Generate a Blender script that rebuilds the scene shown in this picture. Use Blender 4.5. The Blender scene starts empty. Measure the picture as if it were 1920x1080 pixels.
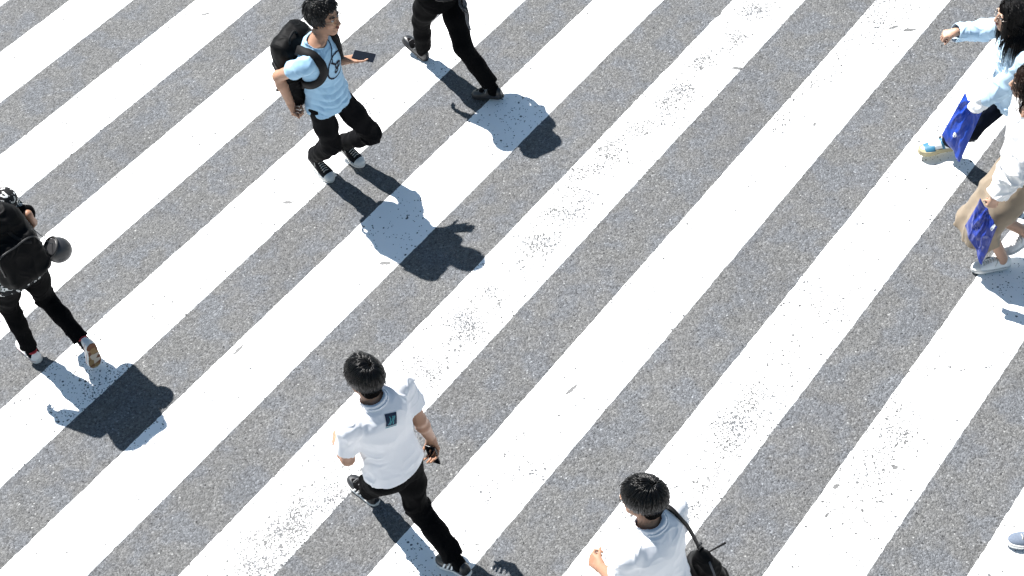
import bpy, math, random
import numpy as np
from mathutils import Vector, Matrix
from mathutils.bvhtree import BVHTree

random.seed(7)
SUN_E, SKY_S, EXPO, ASPHALT = 5.0, .05, 1.32, .108

scene = bpy.context.scene
COL = scene.collection
F32 = np.float32

# ------------------------------------------------------------------ small maths
def V(*a): return np.array(a, float)
def unit(v):
    v = np.asarray(v, float); return v / max(np.linalg.norm(v), 1e-9)
def lerp(a, b, t): return np.asarray(a)*(1-t) + np.asarray(b)*t
def az(d): return V(math.cos(math.radians(d)), math.sin(math.radians(d)), 0)

def _hash(i, j, k, seed):
    h = (i.astype(np.int64)*374761393 + j.astype(np.int64)*668265263 + k.astype(np.int64)*2147483647 + seed*974634777) & 0xffffffff
    h = ((h ^ (h >> 13))*1274126177) & 0xffffffff
    h = ((h ^ (h >> 16))*2246822519) & 0xffffffff
    return ((h ^ (h >> 15)) & 0xffffff)/8388607.5 - 1.0
def vnoise(P, seed=0):
    P = np.asarray(P, float); I = np.floor(P).astype(np.int64); f = P - I; f = f*f*(3-2*f)
    out = 0
    for a in (0, 1):
        for b in (0, 1):
            for c in (0, 1):
                w = (f[..., 0] if a else 1-f[..., 0])*(f[..., 1] if b else 1-f[..., 1])*(f[..., 2] if c else 1-f[..., 2])
                out = out + w*_hash(I[..., 0]+a, I[..., 1]+b, I[..., 2]+c, seed)
    return out
def fbm(P, seed=0, octv=3):
    s = 0; a = 1.0
    for o in range(octv):
        s = s + a*vnoise(np.asarray(P)*(2.03**o)+o*17.3, seed+o); a *= .5
    return s

def catmull(pts, n):
    pts = np.asarray(pts, float); m = len(pts)
    if m == 2: return np.stack([lerp(pts[0], pts[1], t) for t in np.linspace(0, 1, n)])
    P = np.vstack([2*pts[0]-pts[1], pts, 2*pts[-1]-pts[-2]])
    out = []
    for t in np.linspace(0, m-1-1e-6, n):
        i = int(t); f = t-i; a, b, c, d = P[i:i+4]
        out.append(.5*((2*b)+(-a+c)*f+(2*a-5*b+4*c-d)*f*f+(-a+3*b-3*c+d)*f**3))
    return np.array(out)

# ------------------------------------------------------------------ implicit surfaces
class SDF:
    """a smooth union of tapered limbs, ellipsoids, lofts and rounded boxes, turned into one mesh"""
    def __init__(s): s.p = []; s.cuts = []; s.open = []
    def cone(s, a, b, ra, rb, k=.02, cuts=(), sub=False):
        a = np.asarray(a, float); b = np.asarray(b, float); ab = b-a; L2 = ab@ab
        def f(P):
            q = P-a.astype(F32); t = np.clip((q@ab.astype(F32))/L2, 0, 1)
            d = np.sqrt(((q-t[..., None]*ab.astype(F32))**2).sum(-1)) - (ra+(rb-ra)*t)
            for p, n in cuts: d = np.maximum(d, (P-np.asarray(p, F32))@np.asarray(unit(n), F32))
            return d
        for p, n in cuts: s.open.append(lambda C, N, h, p=np.asarray(p, float), n=unit(n): (np.abs((C-p)@n) < .8*h) & (N@n > .55) & (((C-p)**2).sum(1) < (max(ra, rb)*1.5)**2))
        if sub: s.open.append(lambda C, N, h: np.abs(f(C.astype(F32))) < .7*h)
        r = max(ra, rb); s.p.append((f, np.minimum(a, b)-r, np.maximum(a, b)+r, k, sub)); return s
    def chain(s, pts, rad, k=.02, **kw):
        for i in range(len(pts)-1): s.cone(pts[i], pts[i+1], rad[i], rad[i+1], k, **kw)
        return s
    def ell(s, c, r, R=None, k=.02, sub=False):
        c = np.asarray(c, float); r = np.asarray(r, float); R = np.eye(3) if R is None else np.asarray(R)
        def f(P):
            q = ((P-c.astype(F32))@R.T.astype(F32))/r.astype(F32)
            n = np.sqrt((q*q).sum(-1)); g = np.sqrt(((q/r.astype(F32))**2).sum(-1))+1e-6
            return n*(n-1)/g
        m = r.max(); s.p.append((f, c-m, c+m, k, sub)); return s
    def box(s, c, b, rr, R=None, k=.02, sub=False):
        c = np.asarray(c, float); b = np.asarray(b, float); R = np.eye(3) if R is None else np.asarray(R)
        def f(P):
            q = np.abs((P-c.astype(F32))@R.T.astype(F32))-(b-rr).astype(F32)
            return np.sqrt((np.maximum(q, 0)**2).sum(-1))+np.minimum(q.max(-1), 0)-rr
        m = np.linalg.norm(b); s.p.append((f, c-m, c+m, k, sub)); return s
    def loft(s, st, k=.03, n=2.3, cuts=(), ns=140):
        """stations: (centre, side, half width, depth front, depth back)"""
        c = catmull([q[0] for q in st], ns); l = catmull([q[1] for q in st], ns); l /= np.linalg.norm(l, axis=1)[:, None]
        dim = catmull([[q[2], q[3], q[4]] for q in st], ns)
        A = unit(c[-1]-c[0]); ts = (c-c[0])@A; ts = np.maximum.accumulate(ts+np.arange(ns)*1e-7)
        tt = np.linspace(0, ts[-1], 600); IT = lambda y: np.stack([np.interp(tt, ts, y[:, i]) for i in range(y.shape[1])], 1)
        lt = IT(l); TAB = np.concatenate([IT(c), lt, np.cross(lt, A), IT(dim)], 1).astype(F32); sc = 599/ts[-1]
        def f(P):
            t = (P-c[0].astype(F32))@A.astype(F32); x = np.clip(t*sc, 0, 598.999); i = x.astype(np.int32); w = (x-i)[..., None].astype(F32)
            T = TAB[i]; T = T+(TAB[i+1]-T)*w; q = P-T[..., :3]; u = np.einsum('...i,...i', q, T[..., 3:6]); v = np.einsum('...i,...i', q, T[..., 6:9])
            aa = T[..., 9]; bb_ = np.where(v > 0, T[..., 10], T[..., 11])
            rr = (np.abs(u/aa)**n+np.abs(v/bb_)**n)**(1/n)
            d = (rr-1)*np.minimum(aa, bb_)
            d = np.maximum(d, np.maximum(-t, t-ts[-1]))
            for p, nn in cuts: d = np.maximum(d, (P-np.asarray(p, F32))@np.asarray(unit(nn), F32))
            return d.astype(F32)
        s.open.append(lambda C, N, h: (((C-c[0])@A) < .8*h) & (N@A < -.6) & (((C-c[0])**2).sum(1) < (dim.max()*1.3)**2))
        m = dim.max(); s.p.append((f, c.min(0)-m, c.max(0)+m, k, False)); return s
    def fn(s, f, lo, hi, k=.0, sub=False): s.p.append((f, np.asarray(lo, float), np.asarray(hi, float), k, sub)); return s
    def cut(s, p, n): s.cuts.append((np.asarray(p, F32), np.asarray(unit(n), F32))); return s
    def bounds(s):
        q = [p for p in s.p if not p[4]]
        return np.min([p[1] for p in q], 0), np.max([p[2] for p in q], 0)
    def grid(s, lo, h, shape):
        D = np.full(shape, .5, F32)
        for f, a, b, k, sub in s.p:
            pad = k+3.2*h
            i0 = np.clip(np.floor((a-pad-lo)/h).astype(int), 0, np.array(shape)); i1 = np.clip(np.ceil((b+pad-lo)/h).astype(int)+1, 0, np.array(shape))
            if (i1 <= i0).any(): continue
            ax = [(lo[j]+h*np.arange(i0[j], i1[j])).astype(F32) for j in range(3)]
            P = np.stack(np.meshgrid(*ax, indexing='ij'), -1)
            d = f(P).astype(F32); sl = tuple(slice(i0[j], i1[j]) for j in range(3)); o = D[sl]
            if sub: d = -d
            if k > 0:
                hh = np.maximum(k-np.abs(o-d), 0)/k; m = hh*hh*k*.25
                D[sl] = (np.maximum(o, d)+m) if sub else (np.minimum(o, d)-m)
            else: D[sl] = np.maximum(o, d) if sub else np.minimum(o, d)
        if s.cuts:
            ax = [(lo[j]+h*np.arange(shape[j])).astype(F32) for j in range(3)]
            for p, n in s.cuts:
                q = ((ax[0]-p[0])*n[0])[:, None, None]+((ax[1]-p[1])*n[1])[None, :, None]+((ax[2]-p[2])*n[2])[None, None, :]
                D = np.maximum(D, q)
        return D
    def mesh(s, h=.005, inner=None):
        lo, hi = s.bounds(); lo = lo-4*h; shape = tuple(np.ceil((hi+4*h-lo)/h).astype(int)+1)
        D = s.grid(lo, h, shape)
        if inner is not None: D = np.maximum(D, -inner.grid(lo, h, shape))
        return nets(D, lo, h)

def cloth(B, h, it=3):
    """the mesh of B opened at hems, cuffs and neck, relaxed"""
    v, q = B.mesh(h); C = v[q].mean(1); N = np.cross(v[q[:, 2]]-v[q[:, 0]], v[q[:, 3]]-v[q[:, 1]]); N /= np.maximum(np.linalg.norm(N, axis=1), 1e-12)[:, None]
    m = np.zeros(len(q), bool)
    for f in B.open: m |= f(C, N, h)
    q = q[~m]; v = relax(v, q, it); u = np.unique(q); r = np.zeros(len(v), int); r[u] = np.arange(len(u)); return v[u], r[q]
def nets(D, lo, h):
    S = D < 0; n = np.array(D.shape)
    cs = np.zeros(tuple(n-1), np.int8)
    for a in (0, 1):
        for b in (0, 1):
            for c in (0, 1): cs += S[a:n[0]-1+a, b:n[1]-1+b, c:n[2]-1+c]
    act = (cs > 0) & (cs < 8); idx = np.argwhere(act)
    ids = np.full(cs.shape, -1, np.int64); ids[act] = np.arange(len(idx))
    acc = np.zeros((len(idx), 3)); cnt = np.zeros(len(idx))
    O = [(a, b, c) for a in (0, 1) for b in (0, 1) for c in (0, 1)]
    for a in O:
        for b in O:
            if sum(abs(p-q) for p, q in zip(a, b)) == 1 and a < b:
                va = D[idx[:, 0]+a[0], idx[:, 1]+a[1], idx[:, 2]+a[2]]; vb = D[idx[:, 0]+b[0], idx[:, 1]+b[1], idx[:, 2]+b[2]]
                m = (va < 0) != (vb < 0); t = np.where(m, va/np.where(m, va-vb, 1), 0)
                acc[m] += (np.array(a)+(np.array(b)-np.array(a))*t[:, None])[m]; cnt[m] += 1
    Vt = lo+h*(idx+acc/np.maximum(cnt, 1)[:, None])
    quads = []
    for ax in range(3):
        b, c = [(1, 2), (2, 0), (0, 1)][ax]
        s0 = [slice(None)]*3; s1 = [slice(None)]*3; s0[ax] = slice(0, -1); s1[ax] = slice(1, None)
        e = np.argwhere(S[tuple(s0)] != S[tuple(s1)])
        e = e[(e[:, b] > 0) & (e[:, c] > 0) & (e[:, b] < n[b]-1) & (e[:, c] < n[c]-1)]
        def cell(db, dc):
            q = e.copy(); q[:, b] += db; q[:, c] += dc; return ids[q[:, 0], q[:, 1], q[:, 2]]
        Q = np.stack([cell(-1, -1), cell(0, -1), cell(0, 0), cell(-1, 0)], 1)
        fl = S[e[:, 0], e[:, 1], e[:, 2]]
        Q[~fl] = Q[~fl][:, ::-1]; quads.append(Q)
    Q = np.vstack(quads) if quads else np.zeros((0, 4), np.int64)
    return Vt, Q[(Q >= 0).all(1)]

def vnormals(Vt, Q):
    d = np.cross(Vt[Q[:, 2]]-Vt[Q[:, 0]], Vt[Q[:, 3]]-Vt[Q[:, 1]]); N = np.zeros_like(Vt)
    for i in range(4): N += np.stack([np.bincount(Q[:, i], d[:, j], len(Vt)) for j in range(3)], 1)
    return N/np.maximum(np.linalg.norm(N, axis=1), 1e-9)[:, None]

def relax(Vt, Q, it=3, lam=.5):
    e = np.vstack([Q[:, [0, 1]], Q[:, [1, 2]], Q[:, [2, 3]], Q[:, [3, 0]]]); n = len(Vt)
    for k in range(it*2):
        acc = np.stack([np.bincount(e[:, 0], Vt[e[:, 1], j], n)+np.bincount(e[:, 1], Vt[e[:, 0], j], n) for j in range(3)], 1)
        c = np.bincount(e[:, 0], minlength=n)+np.bincount(e[:, 1], minlength=n)
        Vt = Vt+(lam if k % 2 == 0 else -lam*1.03)*(acc/np.maximum(c, 1)[:, None]-Vt)
    return Vt
# ------------------------------------------------------------------ meshes and objects
def obj(name, parts, mats, base=V(0, 0, 0), parent=None, smooth=True):
    """parts: list of (verts, faces[, material index]) joined in ONE mesh object"""
    if not isinstance(parts, list): parts = [parts]
    if not isinstance(mats, (list, tuple)): mats = [mats]
    vs = []; loops = []; tot = []; mi = []; off = 0
    for p in parts:
        v, f = p[0], p[1]; vs.append(np.asarray(v, float)-base)
        if isinstance(f, np.ndarray): loops.append((f+off).ravel()); tot.append(np.full(len(f), f.shape[1]))
        else: loops.append(np.array([i+off for q in f for i in q], int)); tot.append(np.array([len(q) for q in f], int))
        m = p[2] if len(p) > 2 else 0
        mi += list(m) if hasattr(m, '__len__') else [m]*len(f)
        off += len(v)
    vs = np.vstack(vs); loops = np.concatenate(loops); tot = np.concatenate(tot); fs = tot
    me = bpy.data.meshes.new(name); me.vertices.add(len(vs)); me.vertices.foreach_set('co', vs.astype(F32).ravel())
    me.loops.add(len(loops)); me.loops.foreach_set('vertex_index', loops.astype(np.int32)); me.polygons.add(len(tot))
    me.polygons.foreach_set('loop_start', (np.cumsum(tot)-tot).astype(np.int32)); me.polygons.foreach_set('loop_total', tot.astype(np.int32))
    for m in mats: me.materials.append(m)
    me.polygons.foreach_set('material_index', mi)
    me.polygons.foreach_set('use_smooth', [smooth]*len(tot)); me.update(calc_edges=True); me.validate()
    o = bpy.data.objects.new(name, me); COL.objects.link(o)
    if parent is None: o.location = base
    else: o.parent = parent
    return o
def tag(o, label, cat=None, group=None):
    o['label'] = label
    if cat: o['category'] = cat
    if group: o['group'] = group
    return o
def base_of(o): return np.array(o.location)

def tube(pts, r, seg=8, closed=False, up=None, flat=1.0):
    pts = np.asarray(pts, float); n = len(pts); r = np.broadcast_to(r, (n,)); vs = []; fs = []
    T = np.gradient(pts, axis=0)
    if closed: T = np.roll(pts, -1, 0)-np.roll(pts, 1, 0)
    T = T/np.maximum(np.sqrt((T*T).sum(1)), 1e-9)[:, None]
    u = unit(np.cross(T[0], up if up is not None else (V(0, 0, 1) if abs(T[0][2]) < .9 else V(1, 0, 0)))); U = []
    for t in T:
        u = u-t*(u@t); u = u/math.sqrt(u@u+1e-12); U.append(u)
    U = np.array(U); W = np.stack([T[:, 1]*U[:, 2]-T[:, 2]*U[:, 1], T[:, 2]*U[:, 0]-T[:, 0]*U[:, 2], T[:, 0]*U[:, 1]-T[:, 1]*U[:, 0]], 1)
    an = np.arange(seg)*2*math.pi/seg
    vs = (pts[:, None]+np.asarray(r)[:, None, None]*(np.cos(an)[None, :, None]*U[:, None]+flat*np.sin(an)[None, :, None]*W[:, None])).reshape(-1, 3).tolist()
    m = n if closed else n-1
    for i in range(m):
        for j in range(seg):
            k = (i+1) % n; fs.append([i*seg+j, i*seg+(j+1) % seg, k*seg+(j+1) % seg, k*seg+j])
    if not closed: fs.append(list(range(seg))[::-1]); fs.append([(n-1)*seg+j for j in range(seg)])
    return vs, fs

class Surf:
    def __init__(s, vf): s.v, s.q = vf; s.t = BVHTree.FromPolygons(np.asarray(s.v).tolist(), np.asarray(s.q).tolist())
    def near(s, p):
        a, n, i, d = s.t.find_nearest(Vector(p)); return np.array(a), np.array(n)
    def cast(s, p, d):
        a, n, i, dd = s.t.ray_cast(Vector(p), Vector(d)); return (None, None) if a is None else (np.array(a), np.array(n))
def ribbon(surf, pts, w, th, off=.004, n=36):
    """a webbing strap laid over a surface along control points"""
    Q = []; N = []
    for p in catmull(pts, n): a, nn = surf.near(p); Q.append(a+nn*off); N.append(nn)
    Q = np.array(Q); N = np.array(N)
    for _ in range(3):
        Q[1:-1] = .25*Q[:-2]+.5*Q[1:-1]+.25*Q[2:]; N[1:-1] = .25*N[:-2]+.5*N[1:-1]+.25*N[2:]
    return band(Q, N, w, th)
def band(Q, N, w, th):
    Q = np.asarray(Q); T = np.gradient(Q, axis=0); vs = []; fs = []
    w = np.broadcast_to(w, (len(Q),))
    for i in range(len(Q)):
        t = unit(T[i]); n = unit(N[i]-t*(N[i]@t)); s = np.cross(t, n)
        for a, b in ((-1, 0), (-.86, 1), (.86, 1), (1, 0), (.9, -.4), (-.9, -.4)): vs.append(Q[i]+s*a*w[i]/2+n*b*th)
    for i in range(len(Q)-1):
        for j in range(6): fs.append([i*6+j, (i+1)*6+j, (i+1)*6+(j+1) % 6, i*6+(j+1) % 6])
    fs.append([0, 1, 2, 3, 4, 5]); m = (len(Q)-1)*6; fs.append([m+5, m+4, m+3, m+2, m+1, m])
    return vs, fs
def decal(surf, c, right, up, fwd, w, h, mask, n=44, off=.0025):
    """a print on cloth: grid points cast onto the cloth; mask(u,v) -> material index or -1"""
    vs = []; idx = {}; fs = []; mi = []
    def pt(i, j):
        if (i, j) not in idx:
            p = c+right*((i/n-.5)*w)+up*((j/n-.5)*h)
            a, nn = surf.cast(p+fwd*.25, -fwd)
            if a is None: a = p; nn = fwd
            idx[(i, j)] = len(vs); vs.append(a+unit(nn+fwd)*off)
        return idx[(i, j)]
    for i in range(n):
        for j in range(n):
            m = mask((i+.5)/n*2-1, (j+.5)/n*2-1)
            if m >= 0: fs.append([pt(i, j), pt(i+1, j), pt(i+1, j+1), pt(i, j+1)]); mi.append(m)
    return vs, fs, mi

# ------------------------------------------------------------------ materials
def mat(name, col, rough=.8, spec=.3, var=.0, vscale=20, metal=0, sheen=0, bump=0, bscale=200, sss=0, trans=0, coat=0, stretch=None):
    m = bpy.data.materials.new(name); m.use_nodes = True; nt = m.node_tree; b = nt.nodes['Principled BSDF']; ln = nt.links.new
    b.inputs['Base Color'].default_value = (*col, 1); b.inputs['Roughness'].default_value = rough; b.inputs['Specular IOR Level'].default_value = spec
    b.inputs['Metallic'].default_value = metal; b.inputs['Sheen Weight'].default_value = sheen; b.inputs['Sheen Roughness'].default_value = .5
    if coat: b.inputs['Coat Weight'].default_value = coat; b.inputs['Coat Roughness'].default_value = .15
    if sss: b.inputs['Subsurface Weight'].default_value = sss; b.inputs['Subsurface Radius'].default_value = (.012, .005, .003); b.inputs['Subsurface Scale'].default_value = 1
    if trans: b.inputs['Transmission Weight'].default_value = trans
    tc = nt.nodes.new('ShaderNodeTexCoord')
    if var:
        nz = nt.nodes.new('ShaderNodeTexNoise'); nz.inputs['Scale'].default_value = vscale; nz.inputs['Detail'].default_value = 5
        if stretch:
            mp = nt.nodes.new('ShaderNodeMapping'); mp.inputs['Scale'].default_value = stretch; ln(tc.outputs['Object'], mp.inputs[0]); ln(mp.outputs[0], nz.inputs['Vector'])
        else: ln(tc.outputs['Object'], nz.inputs['Vector'])
        mx = nt.nodes.new('ShaderNodeMix'); mx.data_type = 'RGBA'
        mx.inputs[6].default_value = (*[max(c*(1-var), 0) for c in col], 1); mx.inputs[7].default_value = (*[min(c*(1+var), 1) for c in col], 1)
        ln(nz.outputs[0], mx.inputs[0]); ln(mx.outputs[2], b.inputs['Base Color'])
    if bump:
        nz = nt.nodes.new('ShaderNodeTexNoise'); nz.inputs['Scale'].default_value = bscale; nz.inputs['Detail'].default_value = 3; ln(tc.outputs['Object'], nz.inputs['Vector'])
        bp = nt.nodes.new('ShaderNodeBump'); bp.inputs['Strength'].default_value = bump; bp.inputs['Distance'].default_value = .003; ln(nz.outputs[0], bp.inputs['Height']); ln(bp.outputs[0], b.inputs['Normal'])
    return m

# joints of every figure, in metres (street axes)
POSES = {
'runner': {"J": {"anL": [-1.0496, 8.6431, 0.1758], "anR": [-1.2709, 8.5783, 0.1451], "head": [-0.9383, 8.2692, 1.6], "neck": [-1.0219, 8.2114, 1.46], "pelvis": [-1.0446, 8.2937, 0.91], "shL": [-0.9416, 8.3709, 1.423], "shR": [-1.1064, 8.067, 1.3962], "hipL": [-0.9871, 8.3511, 0.8798], "hipR": [-1.1045, 8.2453, 0.8798], "elL": [-1.043, 8.3611, 1.14], "wrL": [-0.8746, 8.3489, 1.16], "elR": [-1.3213, 8.2498, 1.19], "wrR": [-1.294, 8.2689, 0.9372], "knL": [-0.8131, 8.3646, 0.46], "knR": [-1.0969, 8.3211, 0.46]}, "foot": {"L": {"heel": [-1.0994, 8.7069, 0.0978], "dir": [0.6063, -0.776, -0.1736], "up": [0.1069, -0.1368, 0.9848], "L": 0.2754}, "R": {"heel": [-1.3179, 8.6534, 0.0759], "dir": [0.5094, -0.8152, -0.2756], "up": [0.1461, -0.2338, 0.9613], "L": 0.2754}}, "S": 1.02},
'man2': {"J": {"anL": [-1.0275, 5.6211, 0.0946], "anR": [-0.5345, 5.0102, 0.1361], "head": [-0.8302, 5.2895, 1.57], "neck": [-0.8014, 5.2298, 1.44], "pelvis": [-0.7845, 5.2182, 0.86], "shL": [-0.9475, 5.1092, 1.3887], "shR": [-0.6523, 5.3484, 1.3914], "hipL": [-0.8535, 5.161, 0.83], "hipR": [-0.7137, 5.2742, 0.83], "elL": [-1.003, 5.1462, 1.08], "wrL": [-1.0839, 5.4078, 0.9], "elR": [-0.603, 5.336, 1.08], "wrR": [-0.5704, 5.4029, 0.81], "knL": [-0.9553, 5.4086, 0.4641], "knR": [-0.7237, 5.2601, 0.4004]}, "foot": {"L": {"heel": [-0.9907, 5.5757, 0.0012], "dir": [-0.6278, 0.7753, 0.0698], "up": [0.0439, -0.0542, 0.9976], "L": 0.27}, "R": {"heel": [-0.478, 4.9474, 0.0653], "dir": [-0.6493, 0.7211, -0.2419], "up": [-0.1619, 0.1798, 0.9703], "L": 0.27}}, "S": 1.0},
'top_man': {"J": {"anL": [-0.4069, 9.6352, 0.108], "anR": [0.0786, 9.0584, 0.1197], "head": [-0.3302, 9.38, 1.42], "neck": [-0.2694, 9.2516, 1.33], "pelvis": [-0.2098, 9.3415, 0.88], "shL": [-0.4059, 9.1639, 1.2565], "shR": [-0.1205, 9.3581, 1.3092], "hipL": [-0.2776, 9.2971, 0.8517], "hipR": [-0.1345, 9.3972, 0.8517], "elL": [-0.3769, 9.2658, 1.1], "wrL": [-0.5591, 9.4179, 1.0], "elR": [-0.0285, 9.244, 1.1], "wrR": [0.0149, 9.3382, 0.88], "knL": [-0.3785, 9.5279, 0.47], "knR": [-0.0981, 9.1502, 0.47]}, "foot": {"L": {"heel": [-0.392, 9.6186, 0.0035], "dir": [-0.6113, 0.6789, 0.4067], "up": [0.2722, -0.3023, 0.9135], "L": 0.2619}, "R": {"heel": [0.1452, 9.02, 0.0455], "dir": [-0.8529, 0.4924, -0.1736], "up": [-0.1504, 0.0868, 0.9848], "L": 0.2619}}, "S": 0.97},
'left_man': {"J": {"anL": [-3.2276, 7.164, 0.0873], "anR": [-2.8194, 7.0331, 0.2332], "head": [-3.281, 7.3591, 1.46], "neck": [-3.1603, 7.235, 1.35], "pelvis": [-3.0627, 7.134, 0.88], "shL": [-3.2889, 7.1155, 1.2995], "shR": [-3.0123, 7.3343, 1.3066], "hipL": [-3.1264, 7.0736, 0.8518], "hipR": [-2.9874, 7.1823, 0.8518], "elL": [-3.3131, 7.077, 1.07], "wrL": [-3.3665, 7.0393, 0.85], "elR": [-3.0337, 7.4388, 1.08], "wrR": [-2.8974, 7.2738, 1.1994], "knL": [-3.2607, 7.2266, 0.4828], "knR": [-3.0393, 7.2917, 0.4482]}, "foot": {"L": {"heel": [-3.1885, 7.1139, 0.0], "dir": [-0.6157, 0.788, -0.0], "up": [-0.0, 0.0, 1.0], "L": 0.2646}, "R": {"heel": [-2.7597, 6.9566, 0.2806], "dir": [-0.1069, 0.1368, -0.9848], "up": [-0.6063, 0.776, 0.1736], "L": 0.2646}}, "S": 0.98},
'bottom_man': {"J": {"anL": [0.4389, 4.2876, 0.0891], "anR": [0.7752, 3.8698, 0.1539], "head": [0.4673, 4.2878, 1.58], "neck": [0.4939, 4.2296, 1.44], "pelvis": [0.5153, 4.1797, 0.86], "shL": [0.3618, 4.1051, 1.394], "shR": [0.6297, 4.3454, 1.3865], "hipL": [0.4475, 4.1193, 0.8301], "hipR": [0.5854, 4.235, 0.8301], "elL": [0.3186, 4.1205, 1.1], "wrL": [0.2371, 4.3189, 0.9716], "elR": [0.6188, 4.3652, 1.09], "wrR": [0.5643, 4.4494, 0.95], "knL": [0.3266, 4.338, 0.4802], "knR": [0.5979, 4.1342, 0.4123]}, "foot": {"L": {"heel": [0.4823, 4.2394, -0.0], "dir": [-0.6691, 0.7431, -0.0], "up": [-0.0, 0.0, 1.0], "L": 0.27}, "R": {"heel": [0.8363, 3.8019, 0.0923], "dir": [-0.6288, 0.6983, -0.342], "up": [-0.2289, 0.2542, 0.9397], "L": 0.27}}, "S": 1.0},
'blue_woman': {"J": {"anL": [3.8682, 7.4985, 0.1708], "anR": [3.1254, 7.8146, 0.1328], "head": [3.2856, 7.4792, 1.46], "neck": [3.3382, 7.4232, 1.31], "pelvis": [3.4324, 7.5277, 0.78], "shL": [3.3555, 7.277, 1.2442], "shR": [3.3373, 7.5874, 1.284], "hipL": [3.4403, 7.4477, 0.7525], "hipR": [3.4343, 7.6186, 0.7525], "elL": [3.2794, 7.3596, 1.0], "wrL": [3.1347, 7.387, 0.86], "elR": [3.2197, 7.7338, 1.15], "wrR": [3.0299, 7.694, 1.2], "knL": [3.5251, 7.4825, 0.3544], "knR": [3.1837, 7.5734, 0.433]}, "foot": {"L": {"heel": [3.9638, 7.4985, 0.1282], "dir": [-0.866, 0.0, -0.5], "up": [-0.5, 0.0, 0.866], "L": 0.2565}, "R": {"heel": [3.184, 7.8166, 0.046], "dir": [-0.9988, -0.0349, 0.0349], "up": [0.0349, 0.0012, 0.9994], "L": 0.2565}}, "S": 0.95},
'beige_woman': {"J": {"anL": [3.1637, 6.707, 0.1038], "anR": [3.3259, 6.7786, 0.229], "head": [3.181, 6.8504, 1.47], "neck": [3.2093, 6.7838, 1.3], "pelvis": [3.2383, 6.8, 0.82], "shL": [3.207, 6.6304, 1.2492], "shR": [3.2174, 6.9404, 1.257], "hipL": [3.2341, 6.7165, 0.7919], "hipR": [3.2459, 6.8853, 0.7919], "elL": [3.0728, 6.5977, 1.02], "wrL": [2.9894, 6.5788, 0.82], "elR": [3.1989, 6.8285, 1.0], "wrR": [3.1956, 6.9154, 0.82], "knL": [3.0086, 6.7119, 0.4565], "knR": [3.0217, 6.8227, 0.4614]}, "foot": {"L": {"heel": [3.2246, 6.7081, 0.02], "dir": [-0.9998, -0.0175, -0.0], "up": [-0.0, -0.0, 1.0], "L": 0.2538}, "R": {"heel": [3.4205, 6.7753, 0.1869], "dir": [-0.8655, 0.0302, -0.5], "up": [-0.4997, 0.0174, 0.866], "L": 0.2538}}, "S": 0.94},
'corner_man': {"J": {"anL": [2.7629, 4.6539, 0.1046], "anR": [3.2258, 4.4408, 0.1798], "head": [2.8084, 4.6159, 1.58], "neck": [2.8218, 4.588, 1.42], "pelvis": [2.8612, 4.5786, 0.9], "shL": [2.8004, 4.4088, 1.3711], "shR": [2.8507, 4.7653, 1.3692], "hipL": [2.851, 4.4889, 0.8701], "hipR": [2.876, 4.6672, 0.8701], "elL": [2.8442, 4.4375, 1.1], "wrL": [2.8778, 4.4201, 0.88], "elR": [2.9542, 4.7425, 1.1], "wrR": [2.9726, 4.7324, 0.9], "knL": [2.6613, 4.5702, 0.4928], "knR": [2.9493, 4.5352, 0.4675]}, "foot": {"L": {"heel": [2.8212, 4.6498, 0.0112], "dir": [-0.9951, 0.0696, 0.0698], "up": [0.0696, -0.0049, 0.9976], "L": 0.27}, "R": {"heel": [3.3262, 4.4338, 0.135], "dir": [-0.8639, 0.0604, -0.5], "up": [-0.4988, 0.0349, 0.866], "L": 0.27}}, "S": 1.0},
}
# carried things, in metres
STRAP_P = [[-0.071, 9.235, 0.95], [-0.05, 9.19, 0.9], [-0.028, 9.15, 0.86], [-0.046, 9.106, 0.84], [-0.071, 9.149, 0.85], [-0.066, 9.195, 0.89], [-0.043, 9.211, 0.94], [-0.042, 9.129, 0.85], [-0.038, 9.118, 0.8], [-0.039, 9.109, 0.73], [-0.026, 9.09, 0.66]]
BUCK_P = [[-0.051, 9.119, 0.85], [-0.027, 9.102, 0.84], [-0.034, 9.092, 0.82], [-0.058, 9.11, 0.83]]
POUCH = [-2.769, 7.143, 0.99]
BAGTOP = [0.747, 4.334, 0.98]
BAG1 = [[3.05, 7.456, 0.88], [3.156, 7.379, 0.78], [3.032, 7.32, 0.4], [2.938, 7.453, 0.55]]
BAG2 = [[2.903, 6.608, 0.8], [2.987, 6.484, 0.66], [2.918, 6.452, 0.36], [2.842, 6.635, 0.54]]
# ------------------------------------------------------------------ people
def frame(fwd, up):
    u = unit(up); f = unit(np.asarray(fwd)-u*(np.asarray(fwd)@u)); r = np.cross(f, u)
    return np.stack([r, f, u])          # rows: right, forward, up

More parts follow.
